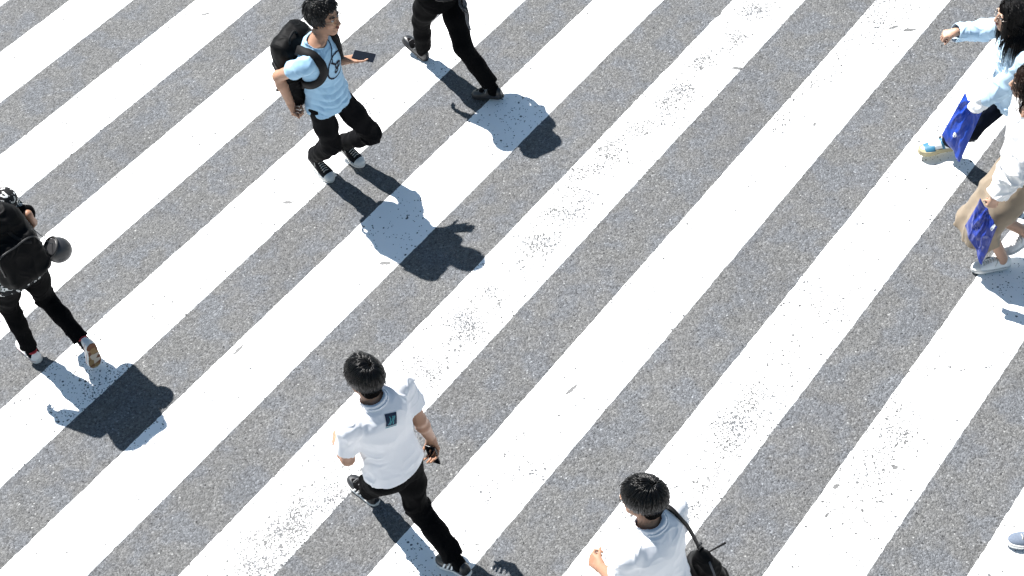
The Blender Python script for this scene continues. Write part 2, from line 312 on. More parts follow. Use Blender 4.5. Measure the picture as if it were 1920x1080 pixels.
def thicken(o, t=.0025):
    m = o.modifiers.new('thickness', 'SOLIDIFY'); m.thickness = t; m.offset = -1; return o
class Person:
    def __init__(s, key, label, skin, headaz, headtilt=0, headroll=0, group=None, res=.006, hands=None, fem=False, hs=1.0):
        p = POSES[key]; s.J = {a: np.array(b) for a, b in p['J'].items()}; s.foot = {a: {q: (np.array(w) if isinstance(w, list) else w) for q, w in b.items()} for a, b in p['foot'].items()}
        s.S = p['S']; s.key = key; s.res = res; J = s.J
        m = (J['anL']+J['anR'])/2; s.base = V(m[0], m[1], 0)
        s.A = unit(J['neck']-J['pelvis']); s.Lt = np.linalg.norm(J['neck']-J['pelvis'])
        s.hl = unit(J['hipL']-J['hipR']); s.sl = unit(J['shL']-J['shR'])
        s.fem = fem
        f = az(headaz); f = unit(f*math.cos(math.radians(headtilt))+V(0, 0, 1)*math.sin(math.radians(headtilt)))
        s.H = frame(f, V(0, 0, 1)-.0*f); 
        if headroll:
            c, q = math.cos(math.radians(headroll)), math.sin(math.radians(headroll)); r, ff, u = s.H
            s.H = np.stack([r*c+u*q, ff, u*c-r*q])
        s.HS = .97*s.S*hs
        s.body = s.make_body(skin, hands or {})
        tag(s.body, label, 'person', group)
    def hd(s, x, y, z): return s.J['head']+s.HS*(np.array([x, y, z])@s.H)
    def tq(s, t, side=0, front=0):
        """a point in the trunk: t along pelvis-neck, side towards the person's left, front forwards (metres)"""
        l = unit(lerp(s.hl, s.sl, min(max(t, 0), 1))); l = unit(l-s.A*(l@s.A)); f = np.cross(l, s.A)
        return s.J['pelvis']+s.A*s.Lt*t+l*side*s.S+f*front*s.S
    def tframe(s, t):
        l = unit(lerp(s.hl, s.sl, t)); l = unit(l-s.A*(l@s.A)); return l, np.cross(l, s.A), s.A
    def stations(s, rows, e=0.):
        out = []
        for t, a, bf, bb in rows:
            l, f, A = s.tframe(min(max(t, 0), 1)); out.append((s.J['pelvis']+s.A*s.Lt*t, l, (a+e)*s.S, (bf+e)*s.S, (bb+e)*s.S))
        return out
    def make_body(s, skin, hands):
        J, S = s.J, s.S; B = SDF()
        B.loft(s.stations([(-.14, .1, .07, .075), (0, .13, .08, .09), (.25, .125, .08, .08), (.45, .122, .082, .08), (.7, .14, .095, .092), (.85, .138, .085, .088), (.95, .095, .062, .07), (1.0, .06, .054, .056)]))
        nb = J['neck']-s.A*.02; nt = s.hd(0, -.022, -.075)
        B.cone(nb, nt, .056*S, .053*S, .03)
        for q in 'LR':
            sh, el, wr = J['sh'+q], J['el'+q], J['wr'+q]
            B.cone(nb-s.A*.045, sh-s.A*.015, .034*S, .04*S, .03)
            B.chain([sh, lerp(sh, el, .5), el, lerp(el, wr, .3), wr], [.044*S, .043*S, .037*S, .039*S, .027*S], .02)
            hp, kn, an = J['hip'+q], J['kn'+q], J['an'+q]
            B.chain([hp, lerp(hp, kn, .5), kn, lerp(kn, an, .3), an], [.068*S, .055*S, .041*S, .044*S, .034*S], .03)
            F = s.foot[q]; B.cone(an-F['up']*.03, an+F['dir']*.14-F['up']*.06, .033, .022, .02)
        cutp = lerp(nb, nt, .55); cutn = unit(nt-nb)
        B.cut(cutp, cutn)
        parts = [B.mesh(s.res)]
        Hd = s.head_sdf(nb, nt); Hd.cut(cutp-cutn*.004, -cutn); parts.append(Hd.mesh(.0032))
        for q in 'LR': parts.append(s.hand(q, **hands.get(q, {})))
        return obj('person', parts, skin, s.base)
    def head_sdf(s, nb, nt):
        k = s.HS; h = s.hd; R = s.H; B = SDF(); E = lambda c, r, kk=.02, **w: B.ell(h(*c), np.array(r)*k, R, kk*k, **w)
        E((0, -.014, .035), (.074, .094, .086)); E((0, .022, -.025), (.061, .066, .08)); E((0, .054, -.088), (.03, .03, .024))
        for x in (-1, 1):
            B.cone(h(.052*x, .004, -.055), h(.018*x, .056, -.094), .017*k, .017*k, .025)
            E((.043*x, .058, -.022), (.02, .02, .02), .02); E((.03*x, .077, .026), (.026, .012, .009), .012)
            E((.03*x, .096, .006), (.016, .013, .009), .012, sub=True)
            R2 = R.copy(); E((.074*x, -.008, -.008), (.011, .021, .032), .006); E((.083*x, -.004, -.004), (.006, .011, .018), .004, sub=True)
            E((.011*x, .1, -.033), (.009, .009, .007), .006)
        B.cone(h(0, .086, .014), h(0, .108, -.028), .008*k, .0115*k, .012)
        E((0, .086, -.058), (.023, .014, .012), .012)
        E((0, .1, -.0565), (.02, .006, .0018), .004, sub=True)
        B.cone(nb, nt, .056*s.S, .053*s.S, .03)
        return B
    def hand(s, q, d=None, dorsal=None, curl=(25, 30, 20), curls=None, spread=3, thumb=(0, 0)):
        J = s.J; wr, el = J['wr'+q], J['el'+q]; Y = unit(wr-el) if d is None else unit(d)
        out = s.sl*(1 if q == 'L' else -1)
        Z = unit(out if dorsal is None else dorsal); Z = unit(Z-Y*(Z@Y)); X = np.cross(Y, Z)
        if q == 'L': X = -X                       # thumb lies towards -X on either hand
        S = s.S*(.88 if s.fem else .97)
        W = lambda x, y, z: wr+S*(X*x+Y*y+Z*z)
        s.hf = getattr(s, 'hf', {}); s.hf[q] = (X, Y, Z, wr)
        B = SDF(); B.chain([lerp(el, wr, .72), wr, W(0, .02, 0)], [.032*S, .027*S, .025*S], .012)
        xs = (-.029, -.0095, .0095, .028); ys = (.093, .097, .093, .084); Ls = ((.043, .026, .021), (.048, .029, .023), (.045, .027, .022), (.035, .021, .018))
        for x, y in zip(xs, ys): B.cone(W(x*.55, .012, 0), W(x, y-.006, 0), .0145*S, .0115*S, .014)
        B.cone(W(-.018, .02, -.007), W(-.036, .055, -.012), .0165*S, .012*S, .014)
        for i in range(4):
            cu = curls[i] if curls else curl; a = 0; p = W(xs[i], ys[i]-.006, 0); sp = math.radians(spread)*(i-1.5)
            for j in range(3):
                a += math.radians(cu[j]); D = X*math.sin(sp)+(Y*math.cos(a)-Z*math.sin(a))*math.cos(sp)
                p2 = p+D*Ls[i][j]*S; B.cone(p, p2, (.0088, .0082, .0076)[j]*S, (.0082, .0076, .0066)[j]*S, .0025); p = p2
        t0 = W(-.036, .05, -.012); ta = math.radians(28+thumb[0]); tb = math.radians(thumb[1]+15)
        D = -X*math.sin(ta)+Y*math.cos(ta); D = unit(D*math.cos(tb)-Z*math.sin(tb)); t1 = t0+D*.034*S
        D2 = unit(D+Y*.25-Z*.15); t2 = t1+D2*.027*S
        B.cone(t0, t1, .0105*S, .009*S, .005); B.cone(t1, t2, .009*S, .0075*S, .003)
        return B.mesh(.0026)
    def part(s, name, parts, mats, parent=None, smooth=True): return obj(name, parts, mats, s.base, parent or s.body, smooth)
    # ---- face
    def face(s, lips=True):
        h = s.hd; k = s.HS
        for x in (-1, 1):
            B = SDF(); B.ell(h(.03*x, .0795, .006), V(.0125, .0118, .0072)*k, s.H, 0); v, f = B.mesh(.002)
            c = h(.03*x, .0912, .006); dd = np.linalg.norm(v[f].mean(1)-c, axis=1); fw = s.H[1]
            s.part('eye', [(v, f, np.where(dd < .0072*k, 1, 0).tolist())], [M['eye_white'], M['iris']])
            s.part('eyebrow', tube(catmull([h(.013*x, .0915, .026), h(.03*x, .092, .032), h(.047*x, .079, .027)], 9), np.array([.003, .0045, .0048, .0048, .0046, .004, .0035, .003, .002])*k, 6, flat=.6), M['hair'])
        B = SDF(); B.ell(h(0, .0945, -.052), V(.021, .009, .0052)*k, s.H, .0); B.ell(h(0, .0935, -.0635), V(.018, .009, .0058)*k, s.H, .001)
        s.part('lips', B.mesh(.002), M['lips'])
    def glasses(s, m, w=.031):
        h = s.hd; parts = []
        for x in (-1, 1):
            parts.append(tube([h(x*w+.026*math.cos(a), .105-.008*abs(math.cos(a)), .004+.019*math.sin(a)) for a in np.linspace(0, 2*math.pi, 20, endpoint=False)], .0016*s.HS, 5, closed=True))
            parts.append(tube([h(x*(w+.026), .097, .008), h(x*.074, .07, .012), h(x*.0785, .0, .012), h(x*.078, -.02, .0)], .0017*s.HS, 5))
        parts.append(tube([h(-.008, .104, .01), h(0, .108, .012), h(.008, .104, .01)], .0016*s.HS, 5))
        s.part('glasses', parts, m)
    # ---- hair
    def hair_short(s, seed, n=2600, length=(.035, .06), fringe=.045, lift=.014, whorl=(.012, -.06, .11), m=None, ears=True, nape=-.078, messy=.35, front=1.25):
        rs = np.random.RandomState(seed); k = s.HS; h = s.hd; R = s.H; B = SDF()
        B.ell(h(0, -.016, .037), V(.081, .102, .093)*k, R, 0); B.ell(h(0, -.05, -.025+(nape+.078)*.6), V(.066, .06, .07-(nape+.078)*.6)*k, R, .03*k)
        B.ell(h(0, .09, -.045), V(.07, .085, fringe+.05)*k, R, .02*k, sub=True)
        B.cone(h(-.1, .085, -.045), h(.1, .085, -.045), .08*k, .08*k, .012, sub=True)
        if ears:
            for x in (-1, 1): B.ell(h(.085*x, .004, -.018), V(.03, .026, .036)*k, R, .008, sub=True)
        B.cut(h(0, -.05, nape), -R[2]*1.0+R[1]*(-.25))
        v, f = B.mesh(.004); N = vnormals(v, f); q = (v-s.J['head'])@R.T/k
        w = unit(V(*whorl)-V(0, -.016, .037)); rad = q-V(0, -.016, .037); th = np.arctan2(rad@unit(np.cross(w, V(1, 0, .1))), rad@unit(np.cross(w, np.cross(w, V(1, 0, .1)))))
        v = v+N*(k*((.0012+.004*messy)*fbm(np.stack([th*7, (rad@w)*12, np.zeros(len(th))], 1), seed)+.0045*messy*vnoise(q*45, seed+3)))[:, None]
        parts = [(v, f)]
        # locks of hair growing out of the cap
        c0 = V(0, -.016, .037); ax = V(.078, .098, .09); vs = []; fs = []; wv = V(*whorl)
        i = 0; tries = 0
        while i < n and tries < n*6:
            tries += 1; d = unit(rs.normal(size=3)); p = c0+d*ax
            if p[1] > .03 and p[2] < fringe+.0+.25*(p[1]-.03): continue
            if p[2] < .035-1.25*(.03-p[1]) and p[1] > -.04 or p[2] < nape+.004: continue
            if ears and abs(p[0]) > .05 and -.03 < p[1] < .04 and p[2] < .015: continue
            t = p-wv; t = t-d*(t@d); t = unit(t+V(0, .004, -.006)); sw = np.cross(d, t)
            g = vnoise(np.array([p*26]), seed+9)[0]; t = unit(t+sw*(.25+messy*1.4*g+rs.normal()*messy*.35)+V(0, 0, -.25 if p[2] < .07 else 0))
            L = rs.uniform(*length)*(front if p[1] > .02 else 1)*(.55 if p[2] < -.02 else 1); lf = lift*rs.uniform(.3, 1.25)*(1.8 if i % 60 == 0 else 1)
            pts = []; P = p.copy(); D = t.copy(); ns = 6
            for j in range(ns):
                e = (P-c0)/ax; r = np.linalg.norm(e); nn = unit(e/ax)
                tgt = 1.0+(.01+lf*math.sin(math.pi*min(j/(ns-1)*.62, 1)))/.085
                P = c0+e/r*tgt*ax; pts.append(h(*P)); D = unit(D-nn*(D@nn)+V(0, 0, -.12)); P = P+D*L/ns
            a, b = tube(pts, np.array([.0025, .0031, .0031, .0028, .002, .0004])*k*rs.uniform(.8, 1.4), 3, flat=.6); o = len(vs); vs += a; fs += [[x+o for x in y] for y in b]; i += 1
        parts.append((vs, fs, 1))
        s.part('hair', parts, [M['hair_cap'], m or M['hair']])
    def hair_long(s, seed, n=1500, length=.42, m=None, cols=(), part=.01, spheres=(), front=.3):
        rs = np.random.RandomState(seed); k = s.HS; h = s.hd; R = s.H; B = SDF()
        B.ell(h(0, -.018, .037), V(.083, .104, .095)*k, R, 0); B.ell(h(0, -.06, -.04), V(.075, .06, .09)*k, R, .03*k)
        B.cone(h(-.03, .075, -.05), h(.03, .1, -.05), .068*k, .075*k, .012, sub=True)
        B.cut(h(0, -.05, -.125), -R[2]); v, f = B.mesh(.004); N = vnormals(v, f); q = (v-s.J['head'])@R.T/k
        v = v+N*(k*.003*fbm(q*V(60, 60, 8), seed))[:, None]; parts = [(v, f)]
        c0 = V(0, -.016, .037); ax = V(.08, .1, .092); vs = []; fs = []; G = np.array([0, 0, -1.]); cl = [(np.asarray(c), r) for c, r in spheres]+[(s.J['head']-V(0, 0, .03), .088*k), (lerp(s.J['neck'], s.J['head'], .35), .07*k)]
        for i in range(n):
            d = unit(rs.normal(size=3)+V(0, -.4, .3)); p = c0+d*ax
            if p[1] > .045 and p[2] < .09 or p[2] < -.03: continue
            sx = 1 if p[0] > part else -1
            t = V(sx*.9, (-.5 if p[1] < .02 else -.75), -.3); P = h(*(p*1.03)); D = unit((t-d*(t@d))@R); L = length*k*rs.uniform(.75, 1.05); ns = 16; pts = []
            wob = rs.normal(size=3)*.05; sp = rs.uniform(.0, .012)
            for j in range(ns):
                e = ((P-s.J['head'])@R.T/k-c0)/ax; r = np.linalg.norm(e)
                if r < 1.06+sp*8: P = s.J['head']+k*((c0+e/r*(1.06+sp*8)*ax)@R)
                for c, rr in cl:
                    w = P-c; dd = np.linalg.norm(w)
                    if dd < rr+sp: P = c+w/dd*(rr+sp)
                pts.append(P); D = unit(D*.62+G*.5+wob*.12); P = P+D*L/ns
            pts = catmull(pts, 16)
            a, b = tube(pts, np.linspace(.0042, .0016, 16)*k*rs.uniform(.7, 1.3), 3, flat=.5); o = len(vs); vs += a; fs += [[x+o for x in y] for y in b]
        parts.append((vs, fs, 1)); return s.part('hair', parts, [M['hair_cap'], m or M['hair']])
    # ---- clothes
    SH = [(-.2, .172, .118, .135), (0, .172, .115, .135), (.25, .16, .113, .116), (.45, .153, .113, .108), (.7, .166, .12, .116), (.85, .163, .108, .112), (.95, .112, .076, .086), (1.0, .07, .06, .066), (1.05, .06, .056, .058)]
    def shirt(s, name, m, ease=.0, hem=-.19, sleeve=.6, sr=(.06, .072), neck=.06, rows=None, amp=.006, seed=1, folds=None, res=.005, neckdrop=.0, thick=.003):
        J, S = s.J, s.S; out = SDF(); rows = rows or s.SH; rows = [r for r in rows if r[0] < -.15 or r[0] > hem+.07]
        out.loft(s.stations([(hem if r[0] < -.15 else r[0], *r[1:]) for r in rows], ease)); nb = J['neck']
        for q in 'LR':
            sh, el, wr = J['sh'+q], J['el'+q], J['wr'+q]
            out.cone(nb-s.A*.05*S, sh-s.A*.012*S, .047*S+ease, .05*S+ease, .03)
            if sleeve <= 1:
                e = sh+(el-sh)*sleeve; n = unit(el-sh); out.cone(sh, e+n*.05, sr[0]*S, sr[1]*S, .025, cuts=[(e, n)])
            else:
                e = el+(wr-el)*(sleeve-1); n = unit(wr-el); out.cone(sh, el, sr[0]*S, sr[1]*S, .025); out.cone(el, e+n*.03, sr[1]*S, sr[2]*S, .025, cuts=[(e, n)])
        l, f, A = s.tframe(1)
        out.cone(nb-A*.03+f*.004*S, nb+A*.12+f*.03*S, (neck-.006)*S, (neck+.02)*S, 0, sub=True)
        if neckdrop: out.cone(nb-A*.0+f*.04*S, nb+A*.1+f*.1*S, neck*.8*S, neck*S, .01, sub=True)
        v, fc = cloth(out, res); v = s.wrinkle(v, fc, amp, seed, folds); s.surf = Surf((v, fc))
        s.shirt_obj = thicken(s.part(name, [(v, fc)], m)); return s.shirt_obj
    def wrinkle(s, v, f, amp, seed, folds=None):
        N = vnormals(v, f); J = s.J; l, fr, A = s.tframe(.5)
        q = np.stack([(v-J['pelvis'])@l, (v-J['pelvis'])@fr, (v-J['pelvis'])@A], 1)/s.S
        a = fbm(q*V(6, 6, 4)+seed, seed, 2); w = q+.05*a[:, None]
        r = 1-2*np.abs(vnoise(w*V(11, 11, 6)+3*seed, seed+5)); r2 = 1-2*np.abs(vnoise(w@np.array([[9, 5, 0], [-4, 9, 4], [0, -6, 12]])+seed, seed+8))
        t1 = np.exp(-(vnoise(w@np.array([[7, 4, 0], [-3, 7, 3], [5, -4, 8.]])+7*seed, seed+11)/.13)**2); t2 = np.exp(-(vnoise(w@np.array([[12, -9, 0], [6, 12, 4], [9, 5, 13.]])+seed, seed+14)/.15)**2)
        m = np.clip(.6+.9*vnoise(q*5+seed, seed+17), .1, 1.4)
        d = amp*(.5*a+.4*r+.45*r2+m*(.95*t1+.6*t2)-.3)
        if folds is not None: d = d+folds(q)
        return v+N*d[:, None]
    def trousers(s, m, name='trousers', wid=(.1, .09, .07, .062), cuff=.97, amp=.006, seed=2, flare=0, waist=.24, res=.006, ease=-.01):
        J, S = s.J, s.S; out = SDF()
        out.loft(s.stations([(-.19, .12, .09, .1), (-.05, .158, .1, .12), (.08, .155, .1, .115), (.26, .138, .095, .098)], ease)); out.open.clear()
        for q in 'LR':
            h, k, a = J['hip'+q], J['kn'+q], J['an'+q]; e = lerp(k, a, cuff); n = unit(a-k); w = [x*S for x in wid]
            out.chain([h, lerp(h, k, .5), k], w[:3], .035)
            out.cone(k, lerp(k, a, .45), w[2], (w[2]+w[3])/2, .03); out.cone(lerp(k, a, .45), e+n*.06, (w[2]+w[3])/2, w[3]+flare, .03, cuts=[(e, n)])
        out.cut(J['pelvis']+s.A*s.Lt*waist, s.A)
        v, f = cloth(out, res); N = vnormals(v, f); d = np.zeros(len(v))
        best = np.full(len(v), 9.)
        for q in 'LR':
            h, k, a = J['hip'+q], J['kn'+q], J['an'+q]
            for p0, p1, s0, s1 in ((h, k, .25, 1), (k, a, 1., 1.1)):
                ab = p1-p0; L = np.linalg.norm(ab); t = np.clip((v-p0)@ab/L**2, 0, 1); r = v-p0-t[:, None]*ab; dist = np.linalg.norm(r, axis=1)
                wgt = np.exp(-((t-1)/.28)**2) if p0 is h else np.maximum(np.exp(-(t/.3)**2), np.exp(-((t-1)/.35)**2))
                wgt = .35+wgt
                u = (v-p0)@ab/L; side = v@s.hl; fw = v@np.cross(s.hl, s.A)
                nz = 1-2*np.abs(vnoise(np.stack([u*9+side*13, side*9-u*3, fw*9+seed], 1), seed+3)); n2 = vnoise(np.stack([u*19-side*15, side*13, fw*13], 1), seed+7)
                cr = np.exp(-(vnoise(np.stack([u*7-side*10, side*7+u*2, fw*8+seed], 1), seed+13)/.14)**2); val = amp*wgt*(.5*nz+.45*n2+.8*cr-.3); up = dist < best; d = np.where(up, val, d); best = np.minimum(best, dist)
        v = v+N*d[:, None]
        return thicken(s.part(name, [(v, f)], m))
    # ---- shoes
    def shoe_frame(s, q):
        F = s.foot[q]; d = unit(F['dir']); u = unit(F['up']); r = np.cross(d, u); return F['heel'], np.stack([r, d, u]), F['L']/.27
    def shoe_map(s, q):
        o, R, k = s.shoe_frame(q); sg = 1 if q == 'R' else -1
        return lambda v: o+k*((np.asarray(v)*V(sg, 1, 1))@R)
    @staticmethod
    def upper(e=0., hi=1.0, toe=1.0):
        B = SDF(); X = V(1, 0, 0)
        rows = [(.004, .02, .05, 0), (.025, .034, .07, 0), (.07, .036, .078*hi, .001), (.115, .039, .068*hi, .0), (.16, .045, .05, -.004), (.2, .0465, .038, -.006), (.235, .04, .03*toe, -.007), (.258, .027, .022*toe, -.006), (.27, .01, .01, -.005)]
        B.loft([(V(x, y, .02), X, a+e, h+e, .03) for y, a, h, x in rows], n=2.2)
        return B
    @staticmethod
    def sole_sdf(th=.026, e=.004, z0=0.0):
        ys = np.array([-.004, .006, .03, .08, .12, .17, .205, .235, .258, .272, .277]); ws = np.array([.0, .022, .035, .036, .037, .0455, .048, .042, .03, .013, .0])+e; xc = np.array([0, 0, 0, .002, .001, -.004, -.006, -.007, -.006, -.005, -.005])
        ws[0] = 0; ws[-1] = 0
        def f(P):
            y = P[..., 1]; w = np.interp(y, ys, ws); c = np.interp(y, ys, xc)
            d = (np.abs(P[..., 0]-c)-w)*.8; d = np.maximum(d, np.maximum(ys[0]-y, y-ys[-1]))
            return np.maximum(d+.003, np.maximum(z0-P[..., 2], P[..., 2]-z0-th)+.003)-.003 if False else np.maximum(d, np.maximum(z0-P[..., 2], P[..., 2]-z0-th))
        B = SDF(); B.fn(f, V(-.06, -.01, z0), V(.06, .285, z0+th)); return B
    def shoes(s, kind, mats):
        tops = lambda y: np.interp(y, [.07, .115, .16, .2, .235], [.098, .088, .07, .058, .05])
        for q in 'LR':
            mp = s.shoe_map(q); T = lambda vf: (mp(vf[0]), vf[1] if q == 'R' else vf[1][:, ::-1])
            hi = 1.35 if kind == 'canvas_high' else 1.0
            U = self_up = Person.upper(hi=hi); th = {'canvas': .03, 'canvas_high': .03, 'striped': .022, 'plain': .018, 'chunky': .034, 'runner': .03}[kind]
            U.cut(V(0, 0, th-.006), V(0, 0, -1)); root = s.part('shoe', [T(U.mesh(.0035))], mats['upper'])
            P = lambda nm, b, m, hh=.003: s.part(nm, [T(b.mesh(hh))], mats[m], root)
            P('sole', Person.sole_sdf(th, .003), 'sole')
            if 'band' in mats:
                b = Person.sole_sdf(.005, .0042, th*.62); P('sole_stripe', b, 'band', .0025)
            if 'tread' in mats:
                P('tread', Person.sole_sdf(.006, .001, -.004), 'tread')
            if 'toe' in mats:
                b = Person.upper(.003, hi); b.cut(V(0, .222, 0), V(0, -1, 0)); b.cut(V(0, 0, th-.004), V(0, 0, -1)); P('toe_cap', b, 'toe')
            if 'lace' in mats:
                parts = []
                for i, y in enumerate(np.linspace(.115, .195, 6)):
                    z = tops(y)*(hi if y < .13 else 1)+.003; w = .02+.004*(i/5)
                    parts.append(tube(mp([(-w-.004, y, z-.012), (-w*.5, y+.002, z), (0, y, z+.003), (w*.5, y+.002, z), (w-.006, y, z-.012)]), .0034, 6))
                for sx in (-1, 1): parts.append(tube(mp([(0, .112, tops(.112)+.004), (sx*.012, .1, tops(.1)+.012), (sx*.034, .112, tops(.112)-.004), (sx*.042, .125, tops(.12)-.028)]), .0028, 6))
                s.part('laces', parts, mats['lace'], root)
            if 'stripe' in mats:
                b = Person.upper(.0028, hi); b.cut(V(0, 0, th+.006), V(0, 0, -1))
                def slab(Pp):
                    y = Pp[..., 1]+(Pp[..., 2]-.04)*.55; dd = np.full(y.shape, 9., F32)
                    for c in (.105, .133, .161): dd = np.minimum(dd, np.abs(y-c)-.0065)
                    return np.maximum(dd, .03-np.abs(Pp[..., 0])-.0 if False else Pp[..., 2]-np.interp(Pp[..., 1], [.07, .115, .16, .2], [.08, .07, .055, .044]))
                full = SDF(); fu = b
                def comb(Pp): return np.maximum(fu.p[0][0](Pp), np.maximum(slab(Pp), th+.004-Pp[..., 2]))
                full.fn(comb, fu.p[0][1], fu.p[0][2]); P('stripes', full, 'stripe', .0025)
            if 'heel' in mats:
                b = Person.upper(.0025, hi); b.cut(V(0, .05, 0), V(0, 1, 0)); b.cut(V(0, 0, th-.004), V(0, 0, -1)); P('heel_counter', b, 'heel')
            if 'collar' in mats:
                P('collar', SDF().ell(V(0, .062, .09*hi), V(.036, .05, .016), None, 0), 'collar')
    def socks(s, m, r=.042, top=.35):
        for q in 'LR':
            a, k = s.J['an'+q], s.J['kn'+q]; F = s.foot[q]; B = SDF(); t = lerp(a, k, top); n = unit(k-a)
            B.chain([a-F['up']*.035, a, t+n*.03], [r, r*1.0, r*1.12], .01, cuts=[(t, n)])
            B.chain([a-F['up']*.035-F['dir']*.01, a-F['up']*.045+F['dir']*.09, a-F['up']*.062+F['dir']*.165], [r*.95, r*.9, r*.62], .02)
            s.part('sock', B.mesh(.004), m)
# ------------------------------------------------------------------ camera, light, sky
EYE = V(0, 0, 7.97)
cd = bpy.data.cameras.new('camera'); cam = bpy.data.objects.new('camera', cd); COL.objects.link(cam); scene.camera = cam
RW = np.array([[0.9893, -0.1457, 0.0], [-0.1084, -0.7360, 0.6682], [-0.0974, -0.6611, -0.7440]])      # world rows x camera columns
# rows of RW are the world axes seen by the camera; its columns are the camera axes in the world
cx, cy, cz = RW[:, 0], -RW[:, 1], -RW[:, 2]
mw = Matrix(((cx[0], cy[0], cz[0], EYE[0]), (cx[1], cy[1], cz[1], EYE[1]), (cx[2], cy[2], cz[2], EYE[2]), (0, 0, 0, 1)))
cam.matrix_world = mw
cd.sensor_width = 36; cd.lens = 56.25; cd.clip_start = .05; cd.clip_end = 3000

SUN_EL, SUN_AZ = 57.5, 130.0        # towards the sun
to_sun = V(math.cos(math.radians(SUN_EL))*math.cos(math.radians(SUN_AZ)), math.cos(math.radians(SUN_EL))*math.sin(math.radians(SUN_AZ)), math.sin(math.radians(SUN_EL)))
sl = bpy.data.lights.new('sun', 'SUN'); sl.energy = SUN_E; sl.angle = math.radians(.53); sl.color = (1, .975, .945)
so = bpy.data.objects.new('sun', sl); COL.objects.link(so); so.rotation_euler = Vector(to_sun).to_track_quat('Z', 'Y').to_euler(); so.location = (0, 0, 30)
w = bpy.data.worlds.new('World'); scene.world = w; w.use_nodes = True; nt = w.node_tree
sky = nt.nodes.new('ShaderNodeTexSky'); sky.sky_type = 'NISHITA'; sky.sun_disc = False; sky.sun_elevation = math.radians(SUN_EL); sky.sun_rotation = math.radians(90-SUN_AZ)
sky.air_density = 1.0; sky.dust_density = .6; sky.ozone_density = .4
bg = nt.nodes['Background']; bg.inputs[1].default_value = SKY_S; tint = nt.nodes.new('ShaderNodeMix'); tint.data_type = 'RGBA'; tint.blend_type = 'MULTIPLY'; tint.inputs[0].default_value = 1; tint.inputs[7].default_value = (.95, 1.05, 1.0, 1)
nt.links.new(sky.outputs[0], tint.inputs[6]); nt.links.new(tint.outputs[2], bg.inputs[0])
scene.view_settings.view_transform = 'Standard'; scene.view_settings.look = 'None'; scene.view_settings.exposure = EXPO; scene.view_settings.gamma = 1
scene.render.engine = 'CYCLES'; scene.cycles.max_bounces = 6; scene.cycles.use_denoising = True; scene.cycles.adaptive_threshold = .02

